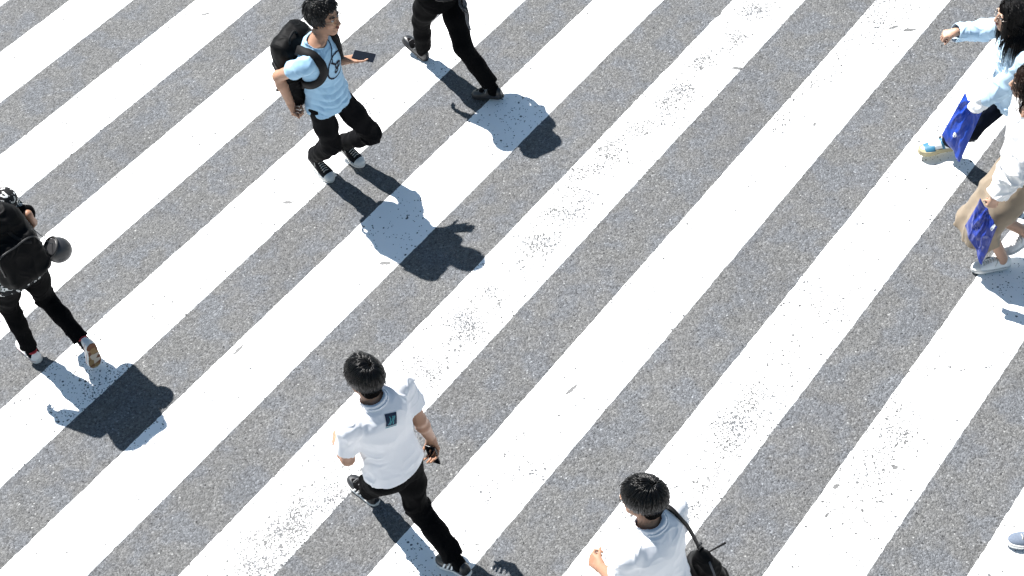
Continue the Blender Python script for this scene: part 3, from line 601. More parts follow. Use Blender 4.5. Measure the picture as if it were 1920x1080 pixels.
# ------------------------------------------------------------------ the crossing
def asphalt_nodes(nt):
    """aggregate: stones of mixed greys with bright chips and dark pits; returns colour and height sockets"""
    L = nt.links.new; nn = nt.nodes.new; geo = nn('ShaderNodeNewGeometry'); pos = geo.outputs['Position']
    def vor(s, feat='F1', rnd=1):
        v = nn('ShaderNodeTexVoronoi'); v.feature = feat; v.inputs['Scale'].default_value = s; v.inputs['Randomness'].default_value = rnd; L(pos, v.inputs['Vector']); return v
    def ramp(src, stops):
        r = nn('ShaderNodeValToRGB'); e = r.color_ramp.elements
        while len(e) < len(stops): e.new(.5)
        for q, (p, c) in zip(e, stops): q.position = p; q.color = (*c, 1) if len(c) == 3 else c
        L(src, r.inputs[0]); return r.outputs[0]
    def mix(a, b, fac, mode='MIX'):
        m = nn('ShaderNodeMix'); m.data_type = 'RGBA'; m.blend_type = mode
        for k, x in ((0, fac), (6, a), (7, b)):
            if hasattr(x, 'links') or hasattr(x, 'is_linked'): L(x, m.inputs[k])
            else: m.inputs[k].default_value = x if k == 0 else (*x, 1)
        return m.outputs[2]
    def sep(c):
        s = nn('ShaderNodeSeparateColor'); L(c, s.inputs[0]); return s.outputs
    def noise(s, d=3):
        n = nn('ShaderNodeTexNoise'); n.inputs['Scale'].default_value = s; n.inputs['Detail'].default_value = d; L(pos, n.inputs['Vector']); return n.outputs[0]
    g = ASPHALT
    v1 = vor(82); v2 = vor(150); v3 = vor(64); v4 = vor(40)
    c1 = ramp(sep(v1.outputs['Color'])[0], [(0, (g*.42,)*3), (.3, (g*.82,)*3), (.7, (g*1.12,)*3), (.93, (g*1.5,)*3), (1, (g*2.0,)*3)])
    c2 = ramp(sep(v2.outputs['Color'])[1], [(0, (g*.45,)*3), (.5, (g*1.0,)*3), (.95, (g*1.45,)*3), (1, (g*1.9,)*3)])
    col = mix(c1, c2, .36)
    pit = ramp(noise(105, 2), [(0, (1, 1, 1)), (.36, (.95, .95, .95)), (.42, (0, 0, 0)), (1, (0, 0, 0))])
    col = mix(col, (g*.22, g*.23, g*.25), sep(mix((0, 0, 0), pit, .55))[0])
    chip = ramp(sep(v3.outputs['Color'])[2], [(0, (0, 0, 0)), (.991, (0, 0, 0)), (.993, (1, 1, 1)), (1, (1, 1, 1))])
    near = ramp(v3.outputs['Distance'], [(0, (1, 1, 1)), (.3, (1, 1, 1)), (.42, (0, 0, 0)), (1, (0, 0, 0))])
    col = mix(col, (g*2.6, g*2.6, g*2.55), sep(mix(chip, near, 1.0, 'MULTIPLY'))[0])
    dk = ramp(sep(v4.outputs['Color'])[0], [(0, (0, 0, 0)), (.94, (0, 0, 0)), (.945, (1, 1, 1)), (1, (1, 1, 1))])
    near2 = ramp(v4.outputs['Distance'], [(0, (1, 1, 1)), (.2, (1, 1, 1)), (.34, (0, 0, 0)), (1, (0, 0, 0))])
    col = mix(col, (g*.25, g*.25, g*.26), sep(mix(dk, near2, 1.0, 'MULTIPLY'))[0])
    tint = ramp(noise(4.2, 4), [(0, (.92, .99, 1.1)), (.42, (.95, .99, 1.055)), (.5, (.985, .995, 1.01)), (.6, (1.0, 1.0, .985)), (1, (.985, .99, 1.04))])
    col = mix(col, tint, 1.0, 'MULTIPLY')
    big = ramp(noise(.9, 4), [(0, (.84, .84, .85)), (.5, (1, 1, 1)), (1, (1.14, 1.14, 1.13))])
    col = mix(col, big, 1.0, 'MULTIPLY')
    h1 = nn('ShaderNodeMath'); h1.operation = 'MULTIPLY_ADD'; L(v1.outputs['Distance'], h1.inputs[0]); h1.inputs[1].default_value = -.9
    L(sep(v1.outputs['Color'])[1], h1.inputs[2])
    h2 = nn('ShaderNodeMath'); h2.operation = 'MULTIPLY_ADD'; L(v2.outputs['Distance'], h2.inputs[0]); h2.inputs[1].default_value = -.6; L(h1.outputs[0], h2.inputs[2])
    return pos, col, h2.outputs[0], (vor, ramp, mix, sep, noise, nn, L)
def asphalt_material():
    m = bpy.data.materials.new('asphalt'); m.use_nodes = True; nt = m.node_tree; b = nt.nodes['Principled BSDF']
    pos, col, hgt, (vor, ramp, mix, sep, noise, nn, L) = asphalt_nodes(nt)
    L(col, b.inputs['Base Color']); b.inputs['Roughness'].default_value = .75; b.inputs['Specular IOR Level'].default_value = .35
    bp = nn('ShaderNodeBump'); bp.inputs['Strength'].default_value = .9; bp.inputs['Distance'].default_value = .006; L(hgt, bp.inputs['Height']); L(bp.outputs[0], b.inputs['Normal'])
    return m
STAINS = [(1.901, 9.007, .022, .05), (3.139, 9.208, .016, .045), (3.238, 9.153, .022, .05), (.279, 6.231, .014, .06), (-1.851, 6.965, .013, .06), (2.088, 5.3, .019, .021), (1.716, 5.228, .016, .024), (-.837, 7.553, .022, .045), (-1.499, 8.287, .018, .045), (-2.144, 10.608, .014, .04), (-.659, 7.951, .009, .013), (2.315, 8.29, .012, .02), (1.616, 5.041, .01, .02), (.9, 9.9, .01, .016), (-3.2, 9.5, .01, .02), (-2.6, 8.1, .008, .016)]
WEAR = [(2.189, 9.639, 1), (1.901, 9.347, 1), (1.293, 8.683, 1), (1.151, 8.538, .9), (.783, 8.304, .9), (.53, 7.865, .8), (.399, 7.733, .8), (-.27, 6.973, .9), (-.43, 6.771, 1), (-.545, 6.656, .8), (-1.476, 5.533, .7), (-1.607, 5.403, 1), (-1.735, 5.276, .7), (-1.205, 5.839, .6), (3.246, 9.391, 1), (3.036, 9.374, .8), (2.265, 8.527, .5), (2.036, 8.374, .4), (1.303, 5.792, .7), (1.066, 5.591, .8), (.856, 5.334, .9), (2.157, 5.533, .8), (2.003, 5.441, .5), (1.945, 6.541, .4), (.964, 7.311, .5), (-.161, 5.692, .3), (1.611, 9.004, .7), (2.593, 8.906, .3), (1.616, 6.157, .4), (-.832, 9.243, .35), (-1.106, 8.481, .3), (1.737, 4.898, .3), (-2.75, 6.65, .35), (.2, 7.45, .5), (2.6, 7.3, .25), (3.0, 7.2, .3)]
def paint_material():
    m = bpy.data.materials.new('road_paint'); m.use_nodes = True; nt = m.node_tree; b = nt.nodes['Principled BSDF']
    pos, col, hgt, (vor, ramp, mix, sep, noise, nn, L) = asphalt_nodes(nt)
    at = nn('ShaderNodeAttribute'); at.attribute_name = 'wear'; wear = at.outputs['Fac']
    def math_(op, a, b_=None, c=None):
        q = nn('ShaderNodeMath'); q.operation = op
        for i, x in enumerate((a, b_, c)):
            if x is None: continue
            if hasattr(x, 'is_linked'): L(x, q.inputs[i])
            else: q.inputs[i].default_value = x
        return q.outputs[0]
    mask = None
    for s, k, rad in ((52, .58, .54), (84, .9, .6), (130, 1.0, .72)):
        v = vor(s); rnd = sep(v.outputs['Color'])[0]
        on = math_('GREATER_THAN', math_('ADD', rnd, math_('MULTIPLY', wear, k)), 1.0)
        wob = math_('MULTIPLY_ADD', noise(220, 2), .5, math_('MULTIPLY_ADD', sep(v.outputs['Color'])[1], .3, -.4))
        blob = math_('LESS_THAN', math_('ADD', v.outputs['Distance'], wob), rad*.75)
        q = math_('MULTIPLY', on, blob); mask = q if mask is None else math_('MAXIMUM', mask, q)
    # single scuffs and gum marks
    wn = nn('ShaderNodeTexNoise'); wn.inputs['Scale'].default_value = 45; wn.inputs['Detail'].default_value = 3; L(pos, wn.inputs['Vector'])
    stain = None
    for x, y, a, c in STAINS:
        mp = nn('ShaderNodeMapping'); mp.vector_type = 'TEXTURE'; mp.inputs['Location'].default_value = (x, y, 0); mp.inputs['Rotation'].default_value = (0, 0, math.radians(18+37*math.sin(x*9))); mp.inputs['Scale'].default_value = (c, a, 1); L(pos, mp.inputs[0])
        ln = nn('ShaderNodeVectorMath'); ln.operation = 'LENGTH'
        fl = nn('ShaderNodeVectorMath'); fl.operation = 'MULTIPLY'; fl.inputs[1].default_value = (1, 1, 0); L(mp.outputs[0], fl.inputs[0]); L(fl.outputs[0], ln.inputs[0])
        q = math_('LESS_THAN', math_('MULTIPLY_ADD', wn.outputs[0], 1.3, math_('ADD', ln.outputs['Value'], -.65)), .92); stain = q if stain is None else math_('MAXIMUM', stain, q)
    dirt = ramp(noise(2.3, 6), [(0, (.80, .80, .79)), (.45, (.85, .85, .84)), (1, (.87, .87, .86))])
    # grime rubbed into the worn patches
    gr = math_('MULTIPLY', math_('MULTIPLY', wear, .28), sep(ramp(noise(38, 5), [(0, (0, 0, 0)), (.45, (0, 0, 0)), (.7, (1, 1, 1)), (1, (1, 1, 1))]))[0])
    dirt = mix(dirt, (.5, .49, .48), gr)
    c = mix(dirt, mix(col, (.05, .05, .052), .35), mask); c = mix(c, (.08, .08, .08), math_('MULTIPLY', stain, .95))
    L(c, b.inputs['Base Color']); b.inputs['Roughness'].default_value = .6; b.inputs['Specular IOR Level'].default_value = .3
    bp = nn('ShaderNodeBump'); bp.inputs['Strength'].default_value = .35; bp.inputs['Distance'].default_value = .003
    L(math_('SUBTRACT', math_('MULTIPLY', noise(90, 3), .25), mask), bp.inputs['Height']); L(bp.outputs[0], b.inputs['Normal'])
    return m
MA = asphalt_material(); MP = paint_material()
g = bpy.data.meshes.new('road'); R_ = 900
g.from_pydata([(-R_, -R_, 0), (R_, -R_, 0), (R_, R_, 0), (-R_, R_, 0)], [], [(0, 1, 2, 3)]); g.materials.append(MA)
road = bpy.data.objects.new('road', g); COL.objects.link(road); road['kind'] = 'structure'
UU = V(.7306, -.6828, 0); VV = V(.6828, .7306, 0)
def stripe(n):
    u0 = (n-21.974)*.475; u1 = (n+1-21.958)*.475; v0, v1 = -1.5, 12.5
    step = .025; nv = int((v1-v0)/step); us = np.array([0, .004, .06, .12, .2, .28, .36, .42, u1-u0-.004, u1-u0])
    vv = np.linspace(v0, v1, nv+1); lo = np.interp; vs = []
    e0 = .0016*fbm(np.stack([vv*9, vv*0+n, vv*0], 1), 3, 3)+.003*vnoise(np.stack([vv*48, vv*0+n, vv*0], 1), 4); e1 = .0016*fbm(np.stack([vv*9, vv*0+n+.5, vv*0], 1), 5, 3)+.003*vnoise(np.stack([vv*48, vv*0+n, vv*0], 1), 6)
    # chipped upper edge on the most worn stripe
    ch = np.maximum(vnoise(np.stack([vv*14, vv*0+n*3.1, vv*0], 1), 8)-.35, 0)*.028*(np.exp(-((vv-8.2)/.9)**2) if n == 11 else .12)
    U = np.repeat(us[None], nv+1, 0); U[:, :2] += (e0+ch)[:, None]; U[:, -2:] += e1[:, None]
    Z = np.full(U.shape, .004); Z[:, 0] = Z[:, -1] = .0008
    P = U[..., None]*UU+u0*UU+vv[:, None, None]*VV; P[..., 2] += Z
    m = len(us); fs = [[i*m+j, i*m+j+1, (i+1)*m+j+1, (i+1)*m+j] for i in range(nv) for j in range(m-1)]
    o = obj('crosswalk_stripe', [(P.reshape(-1, 3), fs)], MP, smooth=False)
    W = np.full(len(o.data.vertices), .05+.07*(n % 4 == 3)); Q = P.reshape(-1, 3)
    for x, y, s in WEAR:
        d = Q-V(x, y, 0); a = d@VV; b = d@UU
        W += .66*s*np.exp(-(a/.42)**2-(b/.125)**2)
    W = np.minimum(W, 1.15)
    W *= np.clip(.58+.6*fbm(Q*V(6, 6, 0), 31, 2), .15, 1.15)
    at = o.data.attributes.new('wear', 'FLOAT', 'POINT'); at.data.foreach_set('value', W.astype(F32))
    o['kind'] = 'structure'
for n in range(-9, 34, 2): stripe(n)

# ------------------------------------------------------------------ materials of people and their things
M = {}
def mk(key, name, *a, **k): M[key] = mat(name, *a, **k)
mk('skin', 'skin', (0.3472, 0.1922, 0.124), .5, .35, var=.1, vscale=30, sss=.06); mk('skin_tan', 'tanned_skin', (0.3, 0.159, 0.099), .5, .35, var=.1, vscale=30, sss=.06)
mk('skin_fair', 'fair_skin', (0.4092, 0.248, 0.1736), .5, .35, var=.08, vscale=30, sss=.06)
mk('lips', 'lips', (0.252, 0.096, 0.078), .45, .4); mk('eye_white', 'eye_white', (0.525, 0.511, 0.49), .25, .5); mk('iris', 'dark_iris', (.02, .012, .008), .15, .6)
mk('hair', 'black_hair', (.002, .0017, .0016), .3, .36, var=.35, vscale=60); mk('hair_cap', 'hair_close_to_scalp', (.0022, .0018, .0017), .9, .04); mk('hair_soft', 'soft_black_hair', (.0024, .0019, .0018), .45, .2, var=.2); mk('hair_brown', 'dark_brown_hair', (0.0126, 0.0063, 0.0042), .38, .2, var=.35, vscale=60)
mk('blue_tee', 'pale_blue_jersey', (0.2808, 0.4524, 0.6084), .9, .15, var=.05, vscale=14, sheen=.15, bump=.15, bscale=500)
mk('white_tee', 'white_cotton', (.74, .735, .755), .9, .15, var=.02, vscale=14, sheen=.1, bump=.15, bscale=500)
mk('black_denim', 'faded_black_denim', (.0045, .0045, .0052), .9, .05, var=.6, vscale=16, sheen=.0, stretch=(1, 1, .5)); mk('black_cloth', 'black_cloth', (0.0033, 0.0033, 0.00363), .9, .04, var=.3, vscale=18)
mk('black_nylon', 'black_nylon', (0.00231, 0.00231, 0.00264), .6, .09, var=.3, vscale=30, bump=.2, bscale=260); mk('black_web', 'black_webbing', (0.0044, 0.0044, 0.00495), .75, .2)
mk('grey_web', 'grey_webbing', (0.096, 0.096, 0.102), .7, .3); mk('buckle', 'black_plastic', (.01, .01, .011), .35, .5)
mk('rubber_white', 'white_rubber', (0.629, 0.629, 0.612), .55, .4, var=.06, vscale=50); mk('rubber_black', 'black_rubber', (.014, .014, .015), .6, .4)
mk('canvas_black', 'black_canvas', (0.0108, 0.0108, 0.012), .9, .2, bump=.3, bscale=700); mk('canvas_white', 'white_canvas', (.76, .76, .75), .9, .2, bump=.3, bscale=700)
mk('lace', 'pale_laces', (0.434, 0.427, 0.399), .85, .2); mk('lace_dark', 'grey_laces', (.2, .2, .2), .85, .2)
mk('leather_black', 'black_leather', (0.0096, 0.0102, 0.012), .4, .5, var=.2, vscale=40); mk('stripe_white', 'white_leather', (.78, .78, .77), .5, .4); mk('leather_white', 'off_white_leather', (0.648, 0.648, 0.648), .5, .4, var=.05)
mk('red', 'red_leather', (0.294, 0.014, 0.021), .5, .4); mk('brown_rubber', 'brown_and_white_rubber', (.2, .085, .04), .7, .3)
mk('print_black', 'black_print', (0.0098, 0.0112, 0.021), .8, .2); mk('print_pale', 'pale_print', (.62, .72, .8), .8, .2); mk('navy', 'navy_print', (0.0084, 0.021, 0.049), .7, .3); mk('teal', 'teal_print', (0.056, 0.252, 0.294), .7, .3)
mk('metal', 'dark_metal', (.25, .22, .2), .3, .5, metal=1); mk('gold', 'thin_gold_metal', (.45, .33, .22), .3, .5, metal=1)
mk('phone_navy', 'navy_phone_case', (0.007, 0.0112, 0.0315), .35, .5); mk('phone_black', 'black_phone', (.006, .006, .007), .25, .5); mk('glass_black', 'phone_screen', (.004, .005, .008), .08, .5)
mk('blue_bag', 'blue_plastic_film', (0.00744, 0.0465, 0.3472), .38, .4, var=.12, vscale=9, coat=.1); mk('navy_bag', 'dark_blue_plastic_film', (0.012, 0.03, 0.225), .36, .4, var=.15, vscale=9, coat=.1)
mk('white_mark', 'white_print', (.8, .82, .85), .6, .3)
mk('pale_shirt', 'pale_blue_cotton', (0.41, 0.5494, 0.6724), .9, .15, var=.04, sheen=.1); mk('white_blouse', 'white_gauze', (.7, .69, .685), .9, .15, var=.03, sheen=.1); mk('cuff_white', 'white_gathered_cotton', (.8, .81, .82), .9, .15)
mk('navy_trouser', 'navy_cloth', (0.0036, 0.006, 0.0132), .9, .1, var=.25); mk('beige', 'beige_cotton', (.215, .172, .125), .9, .15, var=.08, vscale=12, sheen=.1)
mk('sock_white', 'white_sock', (.78, .79, .8), .9, .15); mk('sandal_blue', 'blue_leather', (0.0325, 0.143, 0.234), .45, .4, var=.1); mk('cork', 'yellow_beige_sole', (.3, .265, .165), .7, .3, var=.12, vscale=60)
mk('grey_knit', 'blue_grey_knit', (0.1178, 0.1426, 0.186), .8, .2, var=.3, vscale=90); mk('grey_cloth', 'grey_cloth', (0.12, 0.12, 0.132), .85, .2)
def pattern_mat():
    m = mat('patterned_knit', (.012, .012, .013), .85, .2); nt = m.node_tree; b = nt.nodes['Principled BSDF']; tc = nt.nodes.new('ShaderNodeTexCoord')
    n1 = nt.nodes.new('ShaderNodeTexNoise'); n1.inputs['Scale'].default_value = 17; n1.inputs['Detail'].default_value = 1.2; n1.inputs['Distortion'].default_value = 2.2; nt.links.new(tc.outputs['Object'], n1.inputs['Vector'])
    r = nt.nodes.new('ShaderNodeValToRGB'); e = r.color_ramp.elements; e[0].position = .56; e[0].color = (.012, .012, .013, 1); e[1].position = .575; e[1].color = (.72, .72, .7, 1)
    q = e.new(.66); q.color = (.72, .72, .7, 1); q = e.new(.67); q.color = (.014, .014, .015, 1)
    nt.links.new(n1.outputs[0], r.inputs[0]); nt.links.new(r.outputs[0], b.inputs['Base Color']); M['pattern'] = m
pattern_mat()
def tread_mat():
    m = mat('tread_rubber', (.13, .055, .026), .7, .3); nt = m.node_tree; b = nt.nodes['Principled BSDF']; tc = nt.nodes.new('ShaderNodeTexCoord')
    v = nt.nodes.new('ShaderNodeTexVoronoi'); v.inputs['Scale'].default_value = 26; nt.links.new(tc.outputs['Object'], v.inputs['Vector'])
    r = nt.nodes.new('ShaderNodeValToRGB'); r.color_ramp.interpolation = 'CONSTANT'; e = r.color_ramp.elements; e[0].color = (.13, .05, .023, 1); e[1].position = .5; e[1].color = (.42, .37, .31, 1); q = e.new(.72); q.color = (.22, .14, .06, 1)
    s = nt.nodes.new('ShaderNodeSeparateColor'); nt.links.new(v.outputs['Color'], s.inputs[0]); nt.links.new(s.outputs[0], r.inputs[0]); nt.links.new(r.outputs[0], b.inputs['Base Color']); M['tread'] = m
tread_mat()

def slab(c, X, Y, Z, w, l, t, r=.008, h=.003):
    """a rounded slab: phone body"""
    return SDF().box(c, V(w/2, l/2, t/2), min(r, t*.48), np.stack([X, Y, Z]), 0).mesh(h)

# ------------------------------------------------------------------ the cast
def run_runner():
    p = Person('runner', 'young man in pale blue T-shirt hurrying with a phone held out', M['skin'], -30, 10, 6, res=.005,
               hands={'R': dict(curl=(55, 70, 45), thumb=(5, 25), dorsal=V(-.75, .2, .3)), 'L': dict(d=V(.93, -.05, -.1), dorsal=V(.1, -.25, -1), curls=((2, 6, 6), (2, 6, 6), (4, 8, 8), (6, 12, 12)), thumb=(20, -12))})
    p.face(); p.glasses(M['gold'])
    p.hair_short(3, n=4200, length=(.045, .075), fringe=.074, lift=.017, messy=.27, front=.6)
    def folds(q):
        w = np.clip((.30-q[:, 2])/.3, 0, 1)*np.clip(q[:, 1]*8+.4, 0, 1)
        ph = (q[:, 2]-2.6*(q[:, 0]-.02)**2)*95+2.2*vnoise(q*V(7, 7, 5), 3)
        return w*np.clip((q[:, 2]+.02)/.06, .15, 1)*.012*(np.abs(np.sin(ph*.5))*2-1.2)*(.65+.5*vnoise(q*V(5, 5, 9), 8))
    p.shirt('t_shirt', M['blue_tee'], hem=-.08, sleeve=.47, sr=(.054, .068), amp=.008, seed=4, folds=folds, res=.0045, ease=.005, rows=[(-.2, .152, .115, .135), (.25, .136, .103, .108), (.45, .134, .103, .102), (.7, .148, .11, .108), (.85, .148, .1, .104)]+p.SH[6:])
    p.trousers(M['black_denim'], wid=(.08, .078, .066, .06), cuff=.95, amp=.008, seed=5, ease=-.028, res=.0055)
    p.shoes('canvas', dict(upper=M['canvas_black'], sole=M['rubber_white'], band=M['rubber_black'], toe=M['rubber_white'], lace=M['lace']))
    l, f, A = p.tframe(.8); S = p.S
    # printed ring with a splotch
    def mask(u, v):
        r = math.hypot(u, v)
        if .86 < r < .97: return 0
        a, b = u*.95+v*.3, v*.95-u*.3
        head = ((a+.12)/.33)**2+((b-.02)/.27)**2 < 1 or ((a+.02)/.2)**2+((b+.36)/.24)**2 < 1
        bar = abs((u-v*.75+.02)) < .085 and -.05 < v < .62
        eye = ((a+.26)/.08)**2+((b-.03)/.09)**2 < 1 or ((a-.0)/.08)**2+((b-.03)/.09)**2 < 1 or (abs(b+.34) < .05 and abs(a) < .09)
        if (head or bar) and not eye: return 0
        return -1
    c = p.tq(.66, .018, .12)
    p.part('print', [decal(p.surf, c, -l, A, f, .2, .215, mask, 60)], [M['print_black'], M['print_pale']], p.shirt_obj)
    # neck cord of an earphone
    pts = [p.tq(1.02, .05, .05), p.tq(.95, .03, .09), p.tq(.86, -.01, .12), p.tq(.78, -.02, .125)]
    p.part('neck_cord', tube([p.surf.near(q)[0]+p.surf.near(q)[1]*.003 for q in catmull(pts, 12)], .0028, 5), M['print_black'])
    # belt loop strap end below the hem
    # ---- backpack
    l, f, A = p.tframe(.6); R = np.stack([l, f, A])
    def C(t, sd, fr): return p.tq(t, sd, fr)
    B = SDF(); B.box(C(.36, 0, -.215), V(.155, .085, .30)*S, .075, R, 0); B.box(C(.2, 0, -.30), V(.13, .055, .16)*S, .045, R, .03); B.box(C(.74, 0, -.215), V(.13, .075, .11)*S, .065, R, .03)
    B.ell(C(.3, .15, -.2), (.035, .06, .11), R, .03); B.ell(C(.3, -.15, -.2), (.035, .06, .11), R, .03)
    v, fc = B.mesh(.005); v = p.wrinkle(v, fc, .011, 21)
    bp = obj('backpack', [(v, fc)], M['black_nylon'], base := C(.1, 0, -.2)); tag(bp, 'black nylon backpack with compression straps worn by the man in the blue T-shirt', 'backpack')
    sf = Surf((v, fc)); P = lambda nm, parts, m: obj(nm, parts, m, base, bp)
    for sd in (-1, 1):
        pts = [C(.93, .085*sd, -.16), C(1.0, .1*sd, -.06), C(.97, .108*sd, .035), C(.85, .112*sd, .105), C(.7, .115*sd, .11), C(.56, .135*sd, .05), C(.46, .145*sd, -.03), C(.36, .14*sd, -.13)]
        P('shoulder_strap', ribbon(p.surf, pts, .062, .014, .004, 46), M['black_web'])
    for t in (.16, .5):
        P('compression_strap', ribbon(sf, [C(t, .13, -.2), C(t, .13, -.3), C(t+.02, .05, -.36), C(t+.02, -.05, -.36), C(t, -.13, -.3), C(t, -.13, -.2)], .024, .004, .003), M['black_web'])
    P('zip', ribbon(sf, [C(.58, .14, -.24), C(.76, .1, -.33), C(.81, 0, -.35), C(.76, -.1, -.33), C(.58, -.14, -.24)], .012, .004, .002), M['buckle'])
    P('haul_loop', tube(catmull([C(.93, .05, -.17), C(1.0, .03, -.17), C(1.0, -.03, -.17), C(.93, -.05, -.17)], 14), .009, 6), M['black_web'])
    for i, (a, b) in enumerate((((.2, -.16, -.22), (.0, -.15, -.28)), ((.12, .15, -.2), (-.06, .12, -.2)))):
        q = catmull([C(*a), C((a[0]+b[0])/2, a[1]*1.15, a[2]-.06), C(*b)], 10); P('strap_end', band(q, [-f]*10, .022, .003), M['black_web'])
    P('logo', [decal(sf, C(.68, -.02, -.30), l, A, -f, .03, .02, lambda u, w: 0 if abs(u) < .9 and abs(abs(w)-.5) < .25 else -1, 10)], M['grey_web'])
    # ---- phone held flat
    X, Y, Z, wr = p.hf['L']; c = wr+S*(Y*.12-Z*.024); up = unit(V(.06, -.18, 1)); yy = V(.93, -.37, 0); yy = unit(yy-up*(yy@up)); xx = np.cross(yy, up)
    ph = obj('phone', [slab(c, xx, yy, up, .074, .152, .011, .01, .0028)], M['phone_navy'], c); tag(ph, 'dark navy phone held flat in the outstretched hand of the man in the blue T-shirt', 'phone')
    e = np.stack([xx, yy, up]); vs = [c+np.array(q)@e for q in ((-.034, -.072, .0062), (.034, -.072, .0062), (.034, .072, .0062), (-.034, .072, .0062))]
    obj('screen', [(vs, [[0, 1, 2, 3]])], M['glass_black'], c, ph, False)
run_runner()

def run_man2():
    p = Person('man2', 'man seen from behind in plain white T-shirt with a small navy square on the back', M['skin_tan'], 133, -4, -6, res=.005,
               hands={'R': dict(dorsal=V(.45, .7, .1), curl=(40, 40, 25), thumb=(0, 30), d=V(.1, -.12, -1)), 'L': dict(dorsal=V(-.8, -.3, .5), curl=(50, 60, 40), thumb=(0, 20))})
    p.face()
    p.hair_short(11, n=4200, length=(.075, .11), fringe=.03, lift=.011, messy=.1, nape=-.098, whorl=(.01, -.055, .115), ears=False)
    p.shirt('t_shirt', M['white_tee'], hem=.03, sleeve=.6, sr=(.056, .076), amp=.0062, seed=14, res=.0045, ease=.008)
    p.trousers(M['black_cloth'], wid=(.09, .08, .066, .06), cuff=.93, amp=.009, seed=15); p.socks(M['black_cloth'], .036, .3)
    p.shoes('striped', dict(upper=M['leather_black'], sole=M['rubber_white'], stripe=M['stripe_white'], lace=M['lace_dark']))
    l, f, A = p.tframe(.85); c = p.tq(.87, .0, -.12)
    a = math.radians(24); ri = -l           # the wearer's right
    U = A*math.cos(a)+ri*math.sin(a); W = ri*math.cos(a)-A*math.sin(a)
    def mask(u, v):
        if abs(u) > .98 or abs(v) > .98: return -1
        if v < -.86: return 1
        if v < -.76: return -1
        s = abs(u-.25*math.sin(3.1*v)-.05) ; s2 = abs(u+.38-.2*math.sin(3*v+.8)); s3 = abs(u-.45-.16*math.sin(3*v-.6))
        return 1 if abs(v) < .62 and min(s, s2, s3) < .085 else 0
    p.part('print', [decal(p.surf, c, W, U, -f, .068, .075, mask, 30)], [M['navy'], M['teal']], p.shirt_obj)
    p.part('collar', tube(catmull([p.surf.near(p.tq(1.0, .062*math.cos(t), .06*math.sin(t)+.0))[0] for t in np.linspace(0, 2*math.pi, 13)[:-1]], 40), .006, 6), M['white_tee'], p.shirt_obj)
    X, Y, Z, wr = p.hf['R']; c = wr+p.S*(Y*.105-Z*.03); yy = unit(Y); up = Z
    ph = obj('phone', [slab(c, X, yy, up, .072, .14, .012, .01, .0028)], M['phone_black'], c); tag(ph, 'black phone carried low in the right hand of the man with the square print', 'phone')
    e = np.stack([X, yy, -up]); vs = [c+np.array(q)@e for q in ((-.033, -.066, .0066), (.033, -.066, .0066), (.033, .066, .0066), (-.033, .066, .0066))]
    obj('screen', [(vs, [[0, 1, 2, 3]])], M['glass_black'], c, ph, False)
run_man2()

def run_top():
    p = Person('top_man', 'man in all black striding at the top edge, only his legs in the picture', M['skin_tan'], 125, 0, res=.007)
    p.face(); p.hair_short(21, n=1400, messy=.2)
    p.shirt('shirt', M['black_cloth'], sleeve=1.9, sr=(.07, .06, .05), hem=-.2, seed=24, res=.007, ease=.01)
    p.trousers(M['black_cloth'], wid=(.1, .092, .07, .06), cuff=.9, amp=.0015, seed=25, flare=.006); p.socks(M['black_cloth'], .036, .3)
    p.shoes('plain', dict(upper=M['leather_black'], sole=M['rubber_black'], lace=M['lace_dark']))
    l, f, A = p.tframe(.6); R = np.stack([l, f, A]); C = p.tq
    B = SDF(); B.box(C(.66, 0, -.19), V(.15, .07, .2), .07, R, 0); B.box(C(.56, 0, -.25), V(.12, .05, .12), .045, R, .03); v, fc = B.mesh(.007); v = p.wrinkle(v, fc, .01, 27)
    bp = obj('backpack', [(v, fc)], M['black_nylon'], base := C(.1, 0, -.2)); tag(bp, 'black backpack with a grey strap loop dangling beside the legs at the top edge', 'backpack')
    for sd in (-1, 1): obj('shoulder_strap', ribbon(p.surf, [C(.93, .085*sd, -.14), C(1.0, .1*sd, -.04), C(.9, .11*sd, .09), C(.7, .13*sd, .11), C(.48, .165*sd, -.03), C(.4, .15*sd, -.12)], .06, .012, .004), M['black_web'], base, bp)
    # the loop and its loose tail, hanging at the right hip
    q = STRAP; T = catmull(q, 40); N = np.array([V(.3, -.8, .4)+.5*V(math.sin(i*.35), math.cos(i*.3), 0) for i in range(40)])
    obj('strap', band(T, N, np.linspace(.016, .022, 40), .002), M['grey_web'], base, bp)
    obj('strap_buckle', tube(catmull(BUCK, 16), .005, 6, closed=True), M['buckle'], base, bp)
STRAP = [V(*q) for q in STRAP_P]; BUCK = [V(*q) for q in BUCK_P]
run_top()

